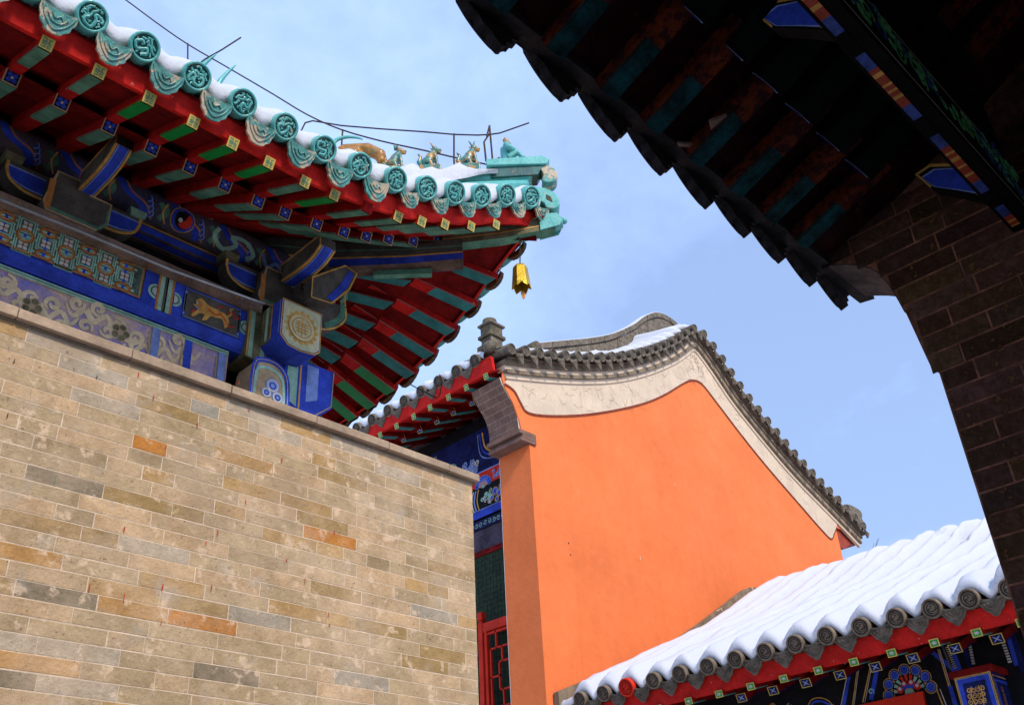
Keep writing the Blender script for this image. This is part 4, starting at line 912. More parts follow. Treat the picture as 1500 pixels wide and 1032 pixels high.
# coping curve (x,z) of the gable, symmetric about the ridge
cop = smoothc([(8.28, 8.60), (9.0, 8.81), (9.85, 9.09), (10.70, 9.43), (11.53, 9.86), (12.31, 10.35), (12.76, 10.69), (13.05, 10.93), (13.30, 11.0), (13.55, 10.93), (13.98, 10.62), (14.5, 10.19), (15.38, 9.67), (16.21, 9.25), (17.44, 8.77), (18.30, 8.42)], 8)
def offc(curve, d):
    o = []
    n = len(curve)
    for i in range(n):
        a = curve[max(i-2, 0)]; c = curve[min(i+2, n-1)]; tx, tz = c[0]-a[0], c[1]-a[1]; l = math.hypot(tx, tz)
        o.append((curve[i][0]+tz/l*d, curve[i][1]-tx/l*d))
    return o
def band(mb, d0, d1, y0, y1, mm, curve=cop):
    A = offc(curve, d0); B = offc(curve, d1); n = len(curve)
    mb.grid([[V3(B[i][0], y0, B[i][1]), V3(A[i][0], y0, A[i][1])] for i in range(n)], mm, smooth=True)
    mb.grid([[V3(B[i][0], y1, B[i][1]), V3(B[i][0], y0, B[i][1])] for i in range(n)], mm, smooth=True)
    mb.grid([[V3(A[i][0], y0, A[i][1]), V3(A[i][0], y1, A[i][1])] for i in range(n)], mm, smooth=True)
    for i, fl in ((0, 0), (n-1, 1)):
        q = [V3(A[i][0], y0, A[i][1]), V3(B[i][0], y0, B[i][1]), V3(B[i][0], y1, B[i][1]), V3(A[i][0], y1, A[i][1])]; mb.add(q, [(0, 1, 2, 3) if fl else (3, 2, 1, 0)], mm)
# orange wall body
topo = smoothc([G2(*p) for p in [(738, 562), (752, 572), (762, 590), (772, 604), (800, 609), (850, 608), (900, 601), (945, 590), (975, 577), (998, 563), (1013, 557), (1027, 562), (1045, 584), (1080, 630), (1120, 680), (1170, 738), (1205, 778), (1217, 789), (1221, 782), (1225, 772)]], 5)
inner = [(8.79, 0)]+[(8.79, 7.45), (8.66, 7.53), (8.62, 7.7), (8.52, 7.93), (8.36, 8.14), (8.33, 8.24)]
wallp = inner+[(x, z) for x, z in offc(cop, .26) if 8.35 < x < 17.9]+[(17.35, 8.3), (17.35, 0)]
m = MB(); m.prism([V3(x, GY, z) for x, z in wallp], (0, .018, 0), M['orange']); m.box((8.79, GY+.018, 0), (9.3, GY+.58, 8.3), M['orange']); m.prism([V3(x, GY+.018, z) for x, z in [(9.3, 0), (9.3, 8.6)]+[(x, z-.02) for x, z in offc(cop, .26) if 9.35 < x < 17.3]+[(17.35, 8.2), (17.35, 0)]], (0, .56, 0), M['orange'])
Fw = (V3(0, GY-.002, 0), X, Z, -Y)
for px, py, w_, h_, mm in ((833, 795, .012, .014, 'spotblack'), (836, 812, .012, .014, 'spotblack'), (938, 817, .008, .035, 'cream'), (989, 709, .007, .02, 'cream'), (1073, 720, .006, .03, 'rustm')):
    p = at(px, py, 'y', GY-.002); m.disc(Fw, (p.x, p.z), w_, 0.0, M[mm] if mm in M else M['wood'], 8, ry=h_)
m.build('gable_wall', gh)
# cream plaster frieze between cornice and orange field
up_ = [(x, z) for x, z in offc(cop, .30)]
up_ = [p for p in up_ if 8.36 < p[0] < 17.6]
fr_ = [(8.44, 8.30)]+up_+[(17.42, 8.42)]
lo_ = topo
m = MB()
loop = fr_+[p for p in reversed(lo_)]
m.prism([V3(x, GY-.014, z) for x, z in loop], (0, .016, 0), M['cream'])
Fg = (V3(0, GY-.014, 0), X, Z, -Y)
m.rib(Fg, topo, .028, .002, mat('rust_line', (.30, .05, .02), .8, .3, 12, .2, 40))
# crack lines in the plaster
rg = random.Random(3)
ck = mat('plaster_crack', (.20, .14, .08), .9, .2, 20, .1, 40)
for i in range(110):
    t = rg.random()
    j = int(rg.uniform(.04, .52)*len(cop)) if rg.random() < .8 else int(rg.uniform(.55, .9)*len(cop)); d = rg.uniform(.42, .85)
    c = offc(cop, d)[j]; a = rg.uniform(0, 6.28); pts = [c]
    for k in range(rg.randint(2, 5)):
        a += rg.uniform(-1.1, 1.1); pts.append((pts[-1][0]+.05*cos(a), pts[-1][1]+.05*sin(a)))
    m.rib(Fg, pts, .0045, .0012, ck)
m.build('plaster_frieze', gh)
m = MB(); band(m, .30, .37, GY-.035, GY+.02, M['cream']); band(m, .245, .30, GY-.075, GY+.02, M['cornice']); band(m, .18, .245, GY-.055, GY+.1, M['cream']); band(m, .10, .18, GY-.09, GY+.1, M['cornice'])
m.build('gable_cornice', gh)
# tiles along the gable
lens = [0]
for a, c in zip(cop[:-1], cop[1:]): lens.append(lens[-1]+math.dist(a, c))
def on_cop(s): return (interp(s, lens, [p[0] for p in cop]), interp(s, lens, [p[1] for p in cop]))
capC = round_cap(M['clay'], M['clayrec'], .08, 'swirl', 1).mesh('tile_end_cap'); dripC = drip_plate(M['clay'], M['clay'], .165, .19, True).mesh('drip_tile')
nt_ = int(lens[-1]/.30); tub = MB()
for i in range(nt_+1):
    s = .06+i*.30
    if s > lens[-1]: break
    x, z = on_cop(s); x2, z2 = on_cop(min(s+.05, lens[-1])); x1, z1 = on_cop(max(s-.05, 0)); sl = math.atan2(z2-z1, x2-x1)
    Mx = Matrix.Translation(V3(x, GY-.20, z)) @ Matrix.Rotation(-sl, 4, 'Y') @ Matrix.Rotation(radians(10), 4, 'X')
    place('tile_end_cap', capC, gh, Mx)
    nx, nz = -sin(sl), cos(sl)
    tub.tube([V3(x, GY-.20, z), V3(x+nx*.03, GY+.2, z+nz*.05), V3(x+nx*.08, GY+.7, z+nz*.12)], .078, M['clay'], 10)
    x, z = on_cop(min(s+.15, lens[-1]-.01)); x2, z2 = on_cop(min(s+.2, lens[-1])); x1, z1 = on_cop(s+.1); sl = math.atan2(z2-z1, x2-x1+1e-6)
    nx, nz = -sin(sl), cos(sl)
    Mx = Matrix.Translation(V3(x-nx*.03, GY-.19, z-nz*.03)) @ Matrix.Rotation(-sl, 4, 'Y') @ Matrix.Rotation(radians(-8), 4, 'X')
    place('drip_tile', dripC, gh, Mx)
tub.build('gable_tiles', gh)
m = MB(); c0 = offc(cop, .09); m.grid([[V3(c0[i][0], GY-.17, c0[i][1]), V3(cop[i][0], GY+.75, cop[i][1]+.05)] for i in range(len(cop))], M['clay']); m.grid([[V3(c0[i][0], GY+.75, c0[i][1]), V3(c0[i][0], GY-.17, c0[i][1]-.02)] for i in range(len(cop))], M['clay']); m.build('tile_bed', gh)
# snow on the gable edge
m = MB(); rows = []; n = 620
for i in range(n+1):
    s = lens[-1]*i/n; x, z = on_cop(s); x2, z2 = on_cop(min(s+.12, lens[-1])); x1, z1 = on_cop(max(s-.12, 0)); l = math.hypot(x2-x1, z2-z1); nx, nz = -(z2-z1)/l, (x2-x1)/l
    ph = ((s-.06)/.30) % 1; d = min(ph, 1-ph)*2; bh = .055*(.5+.5*cos(d*pi)); lip = .05+.13*(.5+.5*cos(d*pi))
    k = 1 if s < lens[-1]*.5 else .62
    t = .095*k*(1+.35*mnoise.noise(V3(s*2.2, 0, 1)))*min(1, .25+s*1.1)*min(1, .25+(lens[-1]-s)*1.1); row = []
    for y, f, g_ in ((GY-.18+lip, -.02, .6), (GY-.21+lip, .35, .8), (GY-.20+lip, .75, 1), (GY-.13+lip, 1.0, 1), (GY+.05, 1.2, 1), (GY+.3, 1.7, .8), (GY+.5, 2.2, .5), (GY+.78, 2.9, .2)):
        h = bh*g_+t*f+.0; row.append(V3(x+nx*(h+.03), y, z+nz*(h+.03)))
    rows.append(row)
m.grid(rows, M['snow'], flip=False); m.build('edge_snow', gh)
# stone ridge running down the slope behind the edge tiles, both slopes
def ridge_line(pts, y0, name):
    m = MB(); n = len(pts); tot = 0; L_ = [0]
    for a, c in zip(pts[:-1], pts[1:]): L_.append(L_[-1]+math.dist(a, c))
    s = 0
    while s < L_[-1]-.1:
        e = min(L_[-1], s+rg.uniform(.36, .5)); seg = []
        for k in range(5):
            q = s+(e-.012-s)*k/4; seg.append((interp(q, L_, [p[0] for p in pts]), interp(q, L_, [p[1] for p in pts])))
        for d0, d1, yy in ((-.6, .205, y0), (.215, .33, y0-.03)):
            o_ = rg.uniform(-.006, .006)
            lo = [V3(x, yy+o_, z+d0) for x, z in seg]; hi = [V3(x, yy+o_, z+d1) for x, z in seg]
            m.prism(lo+hi[::-1], (0, .25+(y0-yy)*2, 0), M['mossstone'] if d0 == 0 else M['clay'])
        s = e
    m.build(name, gh, bevel=.008)
    m = MB(); rows = []
    for x, z in pts: rows.append([V3(x, y0-.02, z+.33), V3(x, y0-.01, z+.345), V3(x, y0+.1, z+.365), V3(x, y0+.26, z+.35), V3(x, y0+.28, z+.33)])
    m.grid(rows, M['snow'], flip=False); m.build('ridge_snow', gh)
M['mossstone'] = mat('mossy_grey_stone', (.17, .135, .075), .9, .35, 9, .6, 35, chip=.58, chipcol=(.07, .06, .045), chipscale=16)
rl = smoothc([(9.95, 9.50), (10.7, 9.86), (11.4, 10.2), (12.03, 10.55), (12.69, 11.02), (13.1, 11.38), (13.5, 11.64), (13.85, 11.72), (14.2, 11.66), (14.6, 11.42), (15.1, 11.0), (15.8, 10.45)], 6)
ridge_line(rl, 8.80, 'slope_ridge')
m = MB(); m.prism([V3(x, 8.78, z) for x, z in [(9.93, 9.42), (9.85, 9.62), (9.87, 9.82), (9.98, 9.90), (10.1, 9.88), (10.1, 9.42)]], (0, .32, 0), M['mossstone']); m.build('slope_ridge_end', gh, bevel=.02)
# finial at the low end of the gable edge
fx, fy, fz = 8.33, 8.16, 8.70
m = MB(); m.box((fx-.16, fy-.14, fz-.05), (fx+.16, fy+.14, fz+.10), M['mossstone']); m.box((fx-.11, fy-.10, fz+.10), (fx+.11, fy+.10, fz+.22), M['clay']); m.box((fx-.15, fy-.13, fz+.22), (fx+.15, fy+.13, fz+.27), M['mossstone']); m.box((fx-.12, fy-.10, fz+.27), (fx+.12, fy+.10, fz+.42), M['mossstone']); m.box((fx-.15, fy-.13, fz+.42), (fx+.15, fy+.13, fz+.455), M['clay'])
m.tube([V3(fx-.03, fy, fz+.455), V3(fx-.03, fy, fz+.53)], [.11, .10], M['mossstone'], 14); m.ell(V3(fx-.13, fy-.08, fz+.02), (.10, .10, .09), M['clay']); m.build('finial', gh, bevel=.008)
m = MB(); fx, fz = 18.35, 8.75
m.prism([V3(x, 8.0, z) for x, z in smoothc([(17.9, 8.72), (18.1, 8.98), (18.6, 9.0), (18.72, 8.92), (18.66, 8.80), (18.72, 8.72), (18.6, 8.60), (18.2, 8.52)], 3)], (0, .35, 0), M['clay']); m.build('finial', gh, bevel=.02)
# front eave (facing the court)
BZ = 8.33
PB = lambda y, s: V3(8.12+s, y, BZ+.19+.42*s)
yb = [8.30+.375*i for i in range(10)]
for y in yb: place('tile_end_cap', capC, gh, orient(PB(y, 0)+Z*.05, -X, radians(22)) @ Matrix.Diagonal((1.15, 1, 1.15, 1)))
for y in yb: place('drip_tile', dripC, gh, orient(PB(y+.187, 0)+Z*.01, -X, radians(14)) @ Matrix.Diagonal((1.5, 1, .8, 1)))
tile_rows('tile_rows', gh, PB, yb, .09, [.02, .5, 1], M['clay'], .02)
m = MB(); m.grid([[PB(y, 0), PB(y, 1.1)] for y in (8.12, 12)], M['clay'], flip=True); m.build('tile_bed', gh)
snow_sheet('eave_snow', gh, PB, 8.15, 11.6, yb, .375, [.03, .15, .3, .45, .6], .08, .12, flip=False, lipdrop=.02, seed=3)
m = MB(); m.prism([V3(8.14, 8.02, BZ+.20), V3(8.19, 8.02, BZ+.0), V3(8.23, 8.02, BZ+.0), V3(8.2, 8.02, BZ+.20)], (0, 4, 0), M['redbright']); m.build('fascia_board', gh)
m = MB(); m.grid([[V3(8.19, y, BZ+.005), V3(8.65, y, BZ+.15), V3(9.7, y, BZ+.62)] for y in (8.02, 12)], M['redbright'], smooth=False); m.build('soffit', gh)
for i, y in enumerate((8.175, 8.567, 8.931, 9.322, 9.681, 10.066, 10.447, 10.83)):
    rafter('flying_rafter', gh, V3(8.2, y, BZ-.03), V3(8.75, y, BZ+.13), .085, .085, M['reddeep'], [(.0, .55, M['tealpaint']), (.55, 1, M['reddeep'])], end_teal)
    if i > 0: rafter('eave_rafter', gh, V3(8.64, y, BZ+.05), V3(9.7, y, BZ+.55), .10, .10, M['reddeep'], [(.0, .4, M['tealpaint']), (.4, 1, M['reddeep'])], end_bluestar)
# brick corbel at the corner (chitou)
cpf = [(8.30, 8.25), (8.335, 8.17), (8.44, 8.03), (8.545, 7.90), (8.60, 7.75), (8.625, 7.53)]
cpf = smoothc(cpf, 4); m = MB(); rgc = random.Random(9); 
m.prism([V3(x, GY+.02, z) for x, z in cpf]+[V3(8.9, GY+.02, 7.53), V3(8.9, GY+.02, 8.25)], (0, .55, 0), M['mortar'])
Lc = [0]
for a, c in zip(cpf[:-1], cpf[1:]): Lc.append(Lc[-1]+math.dist(a, c))
nrow = 8
for r_ in range(nrow):
    s0, s1 = Lc[-1]*r_/nrow+.003, Lc[-1]*(r_+1)/nrow-.003; y = GY+.02-(.09 if r_ % 2 else 0)
    while y < GY+.57:
        a, c = max(y, GY+.02)+.003, min(y+.20, GY+.57)-.003
        if c-a > .03:
            rows = []
            for k in range(4):
                q = s0+(s1-s0)*k/3; x, z = interp(q, Lc, [p[0] for p in cpf]), interp(q, Lc, [p[1] for p in cpf]); rows.append([V3(x-.003, a, z), V3(x-.003, c, z)])
            kk = rgc.uniform(.75, 1.25); m.add([p for r in rows for p in r], [(2*i+2, 2*i+3, 2*i+1, 2*i) for i in range(3)], M['cbrick'])
        y += .20
m.rib((V3(0, GY+.015, 0), X, Z, -Y), cpf, .012, .0, M['white']); m.build('brick_corbel', gh)
m = MB()
for x0, z0, z1 in ((8.64, 7.45, 7.50), (8.58, 7.50, 7.56), (8.61, 7.40, 7.45)): m.box((x0, GY-.03, z0), (8.9, GY+.60, z1), M['cbrick'])
m.build('corbel_cap', gh, bevel=.006)
m = MB(); m.rib((V3(8.788, 0, 0), Y, Z, -X), [(8.57, 4.0), (8.575, 5.2), (8.57, 7.4)], .01, .001, M['white']); m.build('pilaster_edge', gh)
# red timber under the far low corner of the roof
m = MB(); m.prism([V3(17.36, 8.05, 8.40), V3(17.36, 8.05, 7.95), V3(17.62, 8.05, 7.95), V3(17.95, 8.05, 8.12), V3(18.12, 8.05, 8.12), V3(18.25, 8.05, 8.33), V3(17.6, 8.05, 8.62)], (0, .6, 0), M['redorange']); m.build('eave_block', gh)
# roof and body behind
m = MB(); rf = [(x, z) for x, z in offc(cop, -.02)]
m.prism([V3(x, 8.3, z) for x, z in rf[::3]]+[V3(17.3, 8.3, 9.0), V3(16, 8.3, 9.3), V3(13.3, 8.3, 10.6), V3(10.2, 8.3, 9.2), V3(8.6, 8.3, 8.66)], (0, 9, 0), M['clay']); m.build('roof', gh)
m = MB(); m.box((9.95, 8.58, 4), (10.1, 17, 9.0), M['black']); m.box((10.1, 8.58, 0), (17.3, 17, 8.3), M['orange']); m.build('hall_body', gh)  # black front wall stands in for the shade of the room behind
m = MB(); m.box((8.86, 8.6, 0), (17.2, 17, 4.0), M['stone']); m.build('terrace', gh)
# painted beams under the eave
BX = 9.40; PBm = lambda px, py: (lambda p: (p.y, p.z))(at(px, py, 'x', BX)); Fb = (V3(BX, 0, 0), Y, Z, -X)
m = MB(); m.box((BX, 8.59, 7.02), (BX+.25, 12, 8.62), M['black'])
m.poly(Fb, [(8.6, 7.72), (12, 7.72), (12, 8.42), (8.6, 8.42)], .002, M['bluedark'])
m.poly(Fb, [(8.6, 7.50), (12, 7.50), (12, 7.72), (8.6, 7.72)], .003, M['redlac']); m.rib(Fb, [(8.6, 7.725), (12, 7.725)], .02, .004, M['bluelight']); m.rib(Fb, [(8.6, 8.0), (12, 8.0)], .01, .004, M['black'])
m.poly(Fb, [(8.6, 7.02), (12, 7.02), (12, 7.13), (8.6, 7.13)], .003, M['blue']); m.rib(Fb, [(8.6, 7.14), (12, 7.14)], .012, .005, M['bluelight'])
def scroll(F, c, s, mm, n=5, rg_=random.Random(2)):
    for i in range(n):
        m.curl(F, (c[0]+rg_.uniform(-1, 1)*s, c[1]+rg_.uniform(-.6, .6)*s), s*.34, s*.16, .006+i*.0002, mm, 1.2, rg_.uniform(0, 6), rg_.choice((-1, 1)))
scroll(Fb, (9.75, 7.88), .16, M['bluelight'], 9); scroll(Fb, (9.72, 7.86), .14, M['white'], 5)
for k in range(4): m.ring(Fb, (10.35+.10*k, 7.82), .05, .018, .006, M['bluelight'], 14); m.ring(Fb, (10.35+.10*k, 7.90), .05, .018, .0065, M['blue'], 14)
m.rib(Fb, smoothc([(10.1, 7.74), (10.15, 8.0), (10.3, 8.05), (10.5, 8.1), (10.6, 8.35)], 5), .02, .006, M['gold']); m.rib(Fb, smoothc([(10.05, 7.74), (10.1, 8.03), (10.3, 8.09), (10.5, 8.15), (10.55, 8.35)], 5), .015, .006, M['mint'])
m.rib(Fb, smoothc([(9.5, 8.35), (9.45, 8.1), (9.3, 7.98), (9.1, 7.95), (8.9, 8.02)], 5), .03, .006, M['gold']); m.rib(Fb, smoothc([(9.56, 8.35), (9.5, 8.05), (9.3, 7.92), (9.1, 7.88), (8.9, 7.94)], 5), .03, .006, M['blue']); m.rib(Fb, smoothc([(9.6, 8.35), (9.55, 8.0), (9.3, 7.87), (8.9, 7.89)], 5), .015, .0062, M['bluelight'])
scroll(Fb, (9.2, 8.15), .13, M['gold'], 8); scroll(Fb, (9.2, 8.15), .12, M['mint'], 5)
# lotus on the red band and dark lower beam
lc = (9.52, 7.50)
for k in range(7):
    a = pi*(k+.5)/7; m.disc(Fb, (lc[0]+.13*cos(a), lc[1]+.11*sin(a)), .045, .005, M['blue'], 12); m.ring(Fb, (lc[0]+.13*cos(a), lc[1]+.11*sin(a)), .045, .008, .0055, M['bluelight'], 12)
    m.rib(Fb, [(lc[0]+.03*cos(a), lc[1]+.03*sin(a)-.02), (lc[0]+.095*cos(a), lc[1]+.085*sin(a)-.02)], [.03, .012], .007, M['white']); m.rib(Fb, [(lc[0]+.03*cos(a), lc[1]+.03*sin(a)-.02), (lc[0]+.07*cos(a), lc[1]+.06*sin(a)-.02)], [.02, .006], .008, M['redlac'])
m.disc(Fb, (lc[0], lc[1]-.01), .035, .009, M['mint'], 12)
scroll(Fb, (9.22, 7.62), .10, M['bluelight'], 6)
for (y, z, r_) in ((9.28, 7.33, .06), (9.20, 7.28, .05), (9.36, 7.26, .05), (9.25, 7.2, .04), (9.15, 7.36, .05)): m.disc(Fb, (y, z), r_, .006, M['blue'], 12); m.ring(Fb, (y, z), r_, .01, .0065, M['gold'], 12); m.ring(Fb, (y, z), r_*.6, .01, .0068, M['bluelight'], 12)
scroll(Fb, (9.45, 7.32), .10, M['mint'], 9); scroll(Fb, (9.45, 7.25), .08, M['white'], 5)
m.rib(Fb, smoothc([(9.62, 7.14), (9.66, 7.3), (9.62, 7.46)], 5), .02, .006, M['gold']); m.rib(Fb, smoothc([(9.68, 7.14), (9.72, 7.3), (9.68, 7.46)], 5), .03, .006, M['bluelight']); m.rib(Fb, smoothc([(9.73, 7.14), (9.77, 7.3), (9.73, 7.46)], 5), .02, .006, M['white'])
m.build('painted_beam', gh)
m = MB(); m.box((BX+.02, 8.59, 6.86), (BX+.22, 12, 7.0), M['black']); Fb2 = (V3(BX+.02, 0, 0), Y, Z, -X); m.poly(Fb2, [(8.6, 6.87), (12, 6.87), (12, 6.99), (8.6, 6.99)], .001, M['bluedark'])
for i in range(14): m.curl(Fb2, (8.72+.09*i, 6.93), .038, .010, .003, M['mint'], 1.2, i*1.7, (-1)**i)
m.build('lower_painted_beam', gh)
m = MB(); m.box((BX+.04, 8.59, 6.0), (BX+.10, 12, 6.86), M['violet']); m.build('upper_wall_panel', gh)
m = MB(); m.box((BX-.02, 8.59, 6.42), (BX+.04, 12, 6.52), M['reddeep']); m.build('door_head', gh)
# green screen cloth and red lattice
gs = empty('green_screen', (9.3, 9.2, 4)); tag(gs, 'dark green quilted screen hanging behind the red lattice between brick wall and orange pilaster', 'screen')
m = MB(); m.box((9.30, 8.59, 4.0), (9.33, 11, 6.40), M['mesh']); Fm = (V3(9.30, 0, 0), Y, Z, -X)
for i in range(26): m.rib(Fm, [(8.6+.07*i, 4.0), (8.6+.07*i+.01*sin(i), 6.38)], .007, .002, M['meshline'])
for i in range(33): m.rib(Fm, [(8.6+.12*j, 4.02+.072*i+.006*sin(j*2+i)) for j in range(16)], .007, .0022, M['meshline'])
m.build('screen_cloth', gs)
m = MB(); m.tube([V3(9.29, 8.6, 6.41), V3(9.29, 11, 6.41)], .02, M['reddeep'], 8); m.build('top_rail', gs)
lf = empty('lattice_fence', (9.15, 9.2, 4)); tag(lf, 'bright red wooden lattice fence with a square knobbed post beside the orange pilaster', 'fence')
FX = 9.15; Q = lambda px, py: (lambda p: (p.y, p.z))(at(px, py, 'x', FX))
p0 = Q(706, 912); m = MB(); m.box((FX-.04, p0[0]-.035, 4.0), (FX+.04, p0[0]+.045, p0[1]), M['redlac']); m.build('post', lf, bevel=.008)
pz = p0[1]; m = MB(); m.box((FX-.03, p0[0]-.025, pz), (FX+.03, p0[0]+.035, pz+.03), M['redlac']); m.box((FX-.045, p0[0]-.04, pz+.03), (FX+.045, p0[0]+.05, pz+.14), M['redlac']); m.build('post_knob', lf, bevel=.01)
m = MB(); F_ = FX-.02; zt_ = pz-.02
def bar(y0, z0, y1, z1, w_=.02, th=.03): m.box((FX-th/2, min(y0, y1)-w_/2, min(z0, z1)-w_/2), (FX+th/2, max(y0, y1)+w_/2, max(z0, z1)+w_/2), M['redlac'])
yl, yr = p0[0]-.06, 8.45
m.box((FX-.035, yr, zt_-.12), (FX+.035, yl+.02, zt_), M['redlac']); m.build('top_rail', lf, bevel=.006); m = MB()
bar(yl-.02, 4.0, yl-.02, zt_-.12, .045, .05); bar(yl-.09, 4.0, yl-.09, zt_-.36, .02); bar(yl-.09, zt_-.36, yr, zt_-.36); bar(yl-.02, zt_-.15, yr, zt_-.15, .03)
bar(yl-.20, zt_-.15, yl-.20, zt_-.36); bar(yl-.30, zt_-.36, yl-.30, zt_-.55); bar(yl-.24, zt_-.55, yr, zt_-.55); bar(yl-.24, zt_-.55, yl-.24, zt_-.90); bar(yl-.09, zt_-.72, yl-.24, zt_-.72); bar(yl-.24, zt_-.90, yr, zt_-.90); bar(yl-.30, zt_-.90, yl-.30, 4.0); bar(yl-.09, zt_-1.1, yr, zt_-1.1)
m.build('lattice', lf)

# ================================================================== HALL C: low side hall with snow covered roof
sh = empty('snowy_side_hall', (11.5, 4.5, 0))
tag(sh, 'low hall with thick snow on its rolled tile roof and dark painted beams below', 'temple hall')
CXE, CZ = 8.9, 4.06
cprof = smoothc([(0, 3.99), (.9, 4.27), (2.1, 4.70), (2.8, 5.0), (3.9, 5.55), (4.7, 5.98), (5.15, 6.15), (5.5, 6.2), (5.9, 6.12), (6.4, 5.9), (7.5, 5.3), (9, 4.5)], 5)
def PC(y, s): return V3(CXE+s, y, interp(s, [p[0] for p in cprof], [p[1] for p in cprof]))
yc = [7.57, 7.22, 6.89, 6.52, 6.17, 5.81, 5.47, 5.12, 4.78, 4.44, 4.08, 3.73, 3.39, 3.05]; yc += [3.05-.35*k for k in range(1, 8)]
capS = round_cap(M['claywarm'], M['clayrec'], .088, 'swirl', 4).mesh('tile_end_cap')
capR = round_cap(M['redlac'], M['red'], .100, 'swirl', 4).mesh('tile_end_cap')
dripS = drip_plate(M['clay'], M['claywarm'], .27, .18, True).mesh('drip_tile')
for i, y in enumerate(yc):
    o = place('tile_end_cap', capR if i == 2 else capS, sh, orient(PC(y, -.02)+Z*.055, -X, radians(17)))
    if i == 2: o['label'] = 'red painted round tile end'
    place('drip_tile', dripS, sh, orient(PC(y-.175, 0)+Z*.045, -X, radians(10)) @ Matrix.Rotation(rng.uniform(-.05, .05), 4, 'Y'))
tile_rows('tile_rows', sh, PC, yc, .085, [.02, .9, 2.1, 2.8, 3.9, 4.7, 5.1, 5.5, 5.9, 6.5, 7.5], M['clay'], .05)
m = MB(); m.grid([[PC(y, s) for s in (0.0, .9, 2.1, 2.8, 3.9, 4.7, 5.1, 5.5, 5.9, 6.5, 7.5, 9)] for y in (.5, 4, 7.98)], M['clay'], flip=False); m.build('tile_bed', sh)
def bare(y, s):
    # places where the wind has bared the tiles, near the ridge at the pier end
    b_ = .10*max(0, min(1, (y-7.60)/.15))
    for (yy, ss, r_, k) in ((4.27, 4.45, .16, .30), (4.5, 4.0, .07, .22), (5.72, 4.7, .05, .24), (4.1, 3.5, .05, .2), (4.75, 4.6, .04, .2)):
        d = math.hypot((y-yy)/r_, (s-ss)/(r_*2.0)); b_ += k*max(0, 1-d*d)
    return b_
Ss = [.035]+[.12+.16*i for i in range(46)]
snow_sheet('roof_snow', sh, PC, .5, 7.97, yc, .345, Ss, .14, .11, du=.022, flip=False, lipdrop=.03, seed=8, bare=bare, grow=1.95)
m = MB(); m.prism([V3(8.95, .5, 3.965), V3(8.99, .5, 3.80), V3(9.03, .5, 3.80), V3(9.01, .5, 3.985)], (0, 7.4, 0), M['redbright']); m.build('fascia_board', sh)
m = MB(); m.grid([[V3(8.99, y, 3.815), V3(9.4, y, 3.92), V3(10.1, y, 4.18)] for y in (.5, 7.9)], M['reddeep'], smooth=False, flip=False); m.build('soffit', sh)
for i, y in enumerate([6.55, 6.155, 5.774, 5.392, 5.014, 4.635, 4.261, 3.882, 3.477, 3.095, 2.71, 2.33]):
    rafter('flying_rafter', sh, V3(8.965, y, 3.775), V3(9.45, y, 3.895), .09, .07, M['reddeep'], [(.0, .5, M['tealpaint']), (.5, 1, M['reddeep'])], end_teal)
    if i > 1: rafter('eave_rafter', sh, V3(9.33, y-.03, 3.775), V3(10.0, y-.03, 4.04), .115, .085, M['reddeep'], [(.0, .5, M['bluedark']), (.5, 1, M['reddeep'])], end_bluestar)
CB = 9.75; c2 = lambda px, py: (lambda p: (p.y, p.z))(at(px, py, 'x', CB)); Fc = (V3(CB, 0, 0), Y, Z, -X)
m = MB(); m.box((CB, .5, 2.9), (CB+.3, 7.9, 3.95), M['black'])  # black ground of the painted beam, doubling as painted eave shade
K = lambda x, y: c2(1200+x/5, 900+y/5)
def stripe(a, b_, wd, mm, of=.003): m.rib(Fc, [K(*a), K(*b_)], wd, of, M[mm])
for a, b_, wd, mm in (((225, 420), (170, 720), .035, 'blue'), ((205, 440), (150, 720), .008, 'white'), ((280, 400), (240, 700), .012, 'gold'), ((290, 400), (250, 700), .006, 'white'), ((375, 380), (320, 640), .012, 'gold'), ((385, 380), (335, 640), .006, 'white'), ((425, 390), (380, 620), .045, 'blue'), ((800, 250), (1010, 420), .04, 'blue'), ((870, 250), (950, 520), .012, 'gold'), ((882, 250), (962, 520), .006, 'white'), ((900, 220), (970, 400), .02, 'char'), ((985, 280), (1030, 400), .045, 'blue'), ((1065, 250), (1110, 380), .05, 'bluedark'), ((1390, 160), (1450, 370), .05, 'blue'), ((1420, 150), (1500, 420), .05, 'bluedark'), ((860, 540), (930, 720), .012, 'gold'), ((885, 540), (955, 720), .008, 'white'), ((960, 520), (1010, 700), .04, 'blue')):
    stripe(a, b_, wd, mm)
for k in range(7): stripe((1095+4*k, 235+20*k), (1118+4*k, 232+20*k), .018, 'white', .0035)
for k in range(8): stripe((1335+7*k, 205+20*k), (1362+7*k, 198+20*k), .016, 'white', .0035)
for k in range(11): stripe((925+6*k, 240+15*k), (948+6*k, 236+15*k), .007, 'white', .0035)
# lotus
lc = K(668, 575); sx = (K(668, 575)[0]-K(868, 530)[0])/200
for k in range(7):
    a = pi*(k)/6; cx_, cz_ = lc[0]+.215*cos(a), lc[1]+.02+.20*sin(a)
    m.disc(Fc, (cx_, cz_), .062, .004+.0002*k, M['gold'], 14); m.disc(Fc, (cx_, cz_), .054, .005+.0002*k, M['bluedark'], 14); m.disc(Fc, (cx_, cz_), .036, .0065, M['blue'], 12); m.ring(Fc, (cx_, cz_), .040, .006, .0072, M['bluelight'], 12)
m.disc(Fc, (lc[0], lc[1]+.02), .165, .0075, M['black'], 20, a0=0, a1=pi)
for k in range(9):
    a = pi*(k+.5)/9
    m.rib(Fc, [(lc[0]+.10*cos(a), lc[1]+.02+.10*sin(a)), (lc[0]+.155*cos(a), lc[1]+.02+.155*sin(a))], [.018, .034], .0085, M['mint' if k in (0, 1, 2, 6, 7, 8) else 'redlac'])
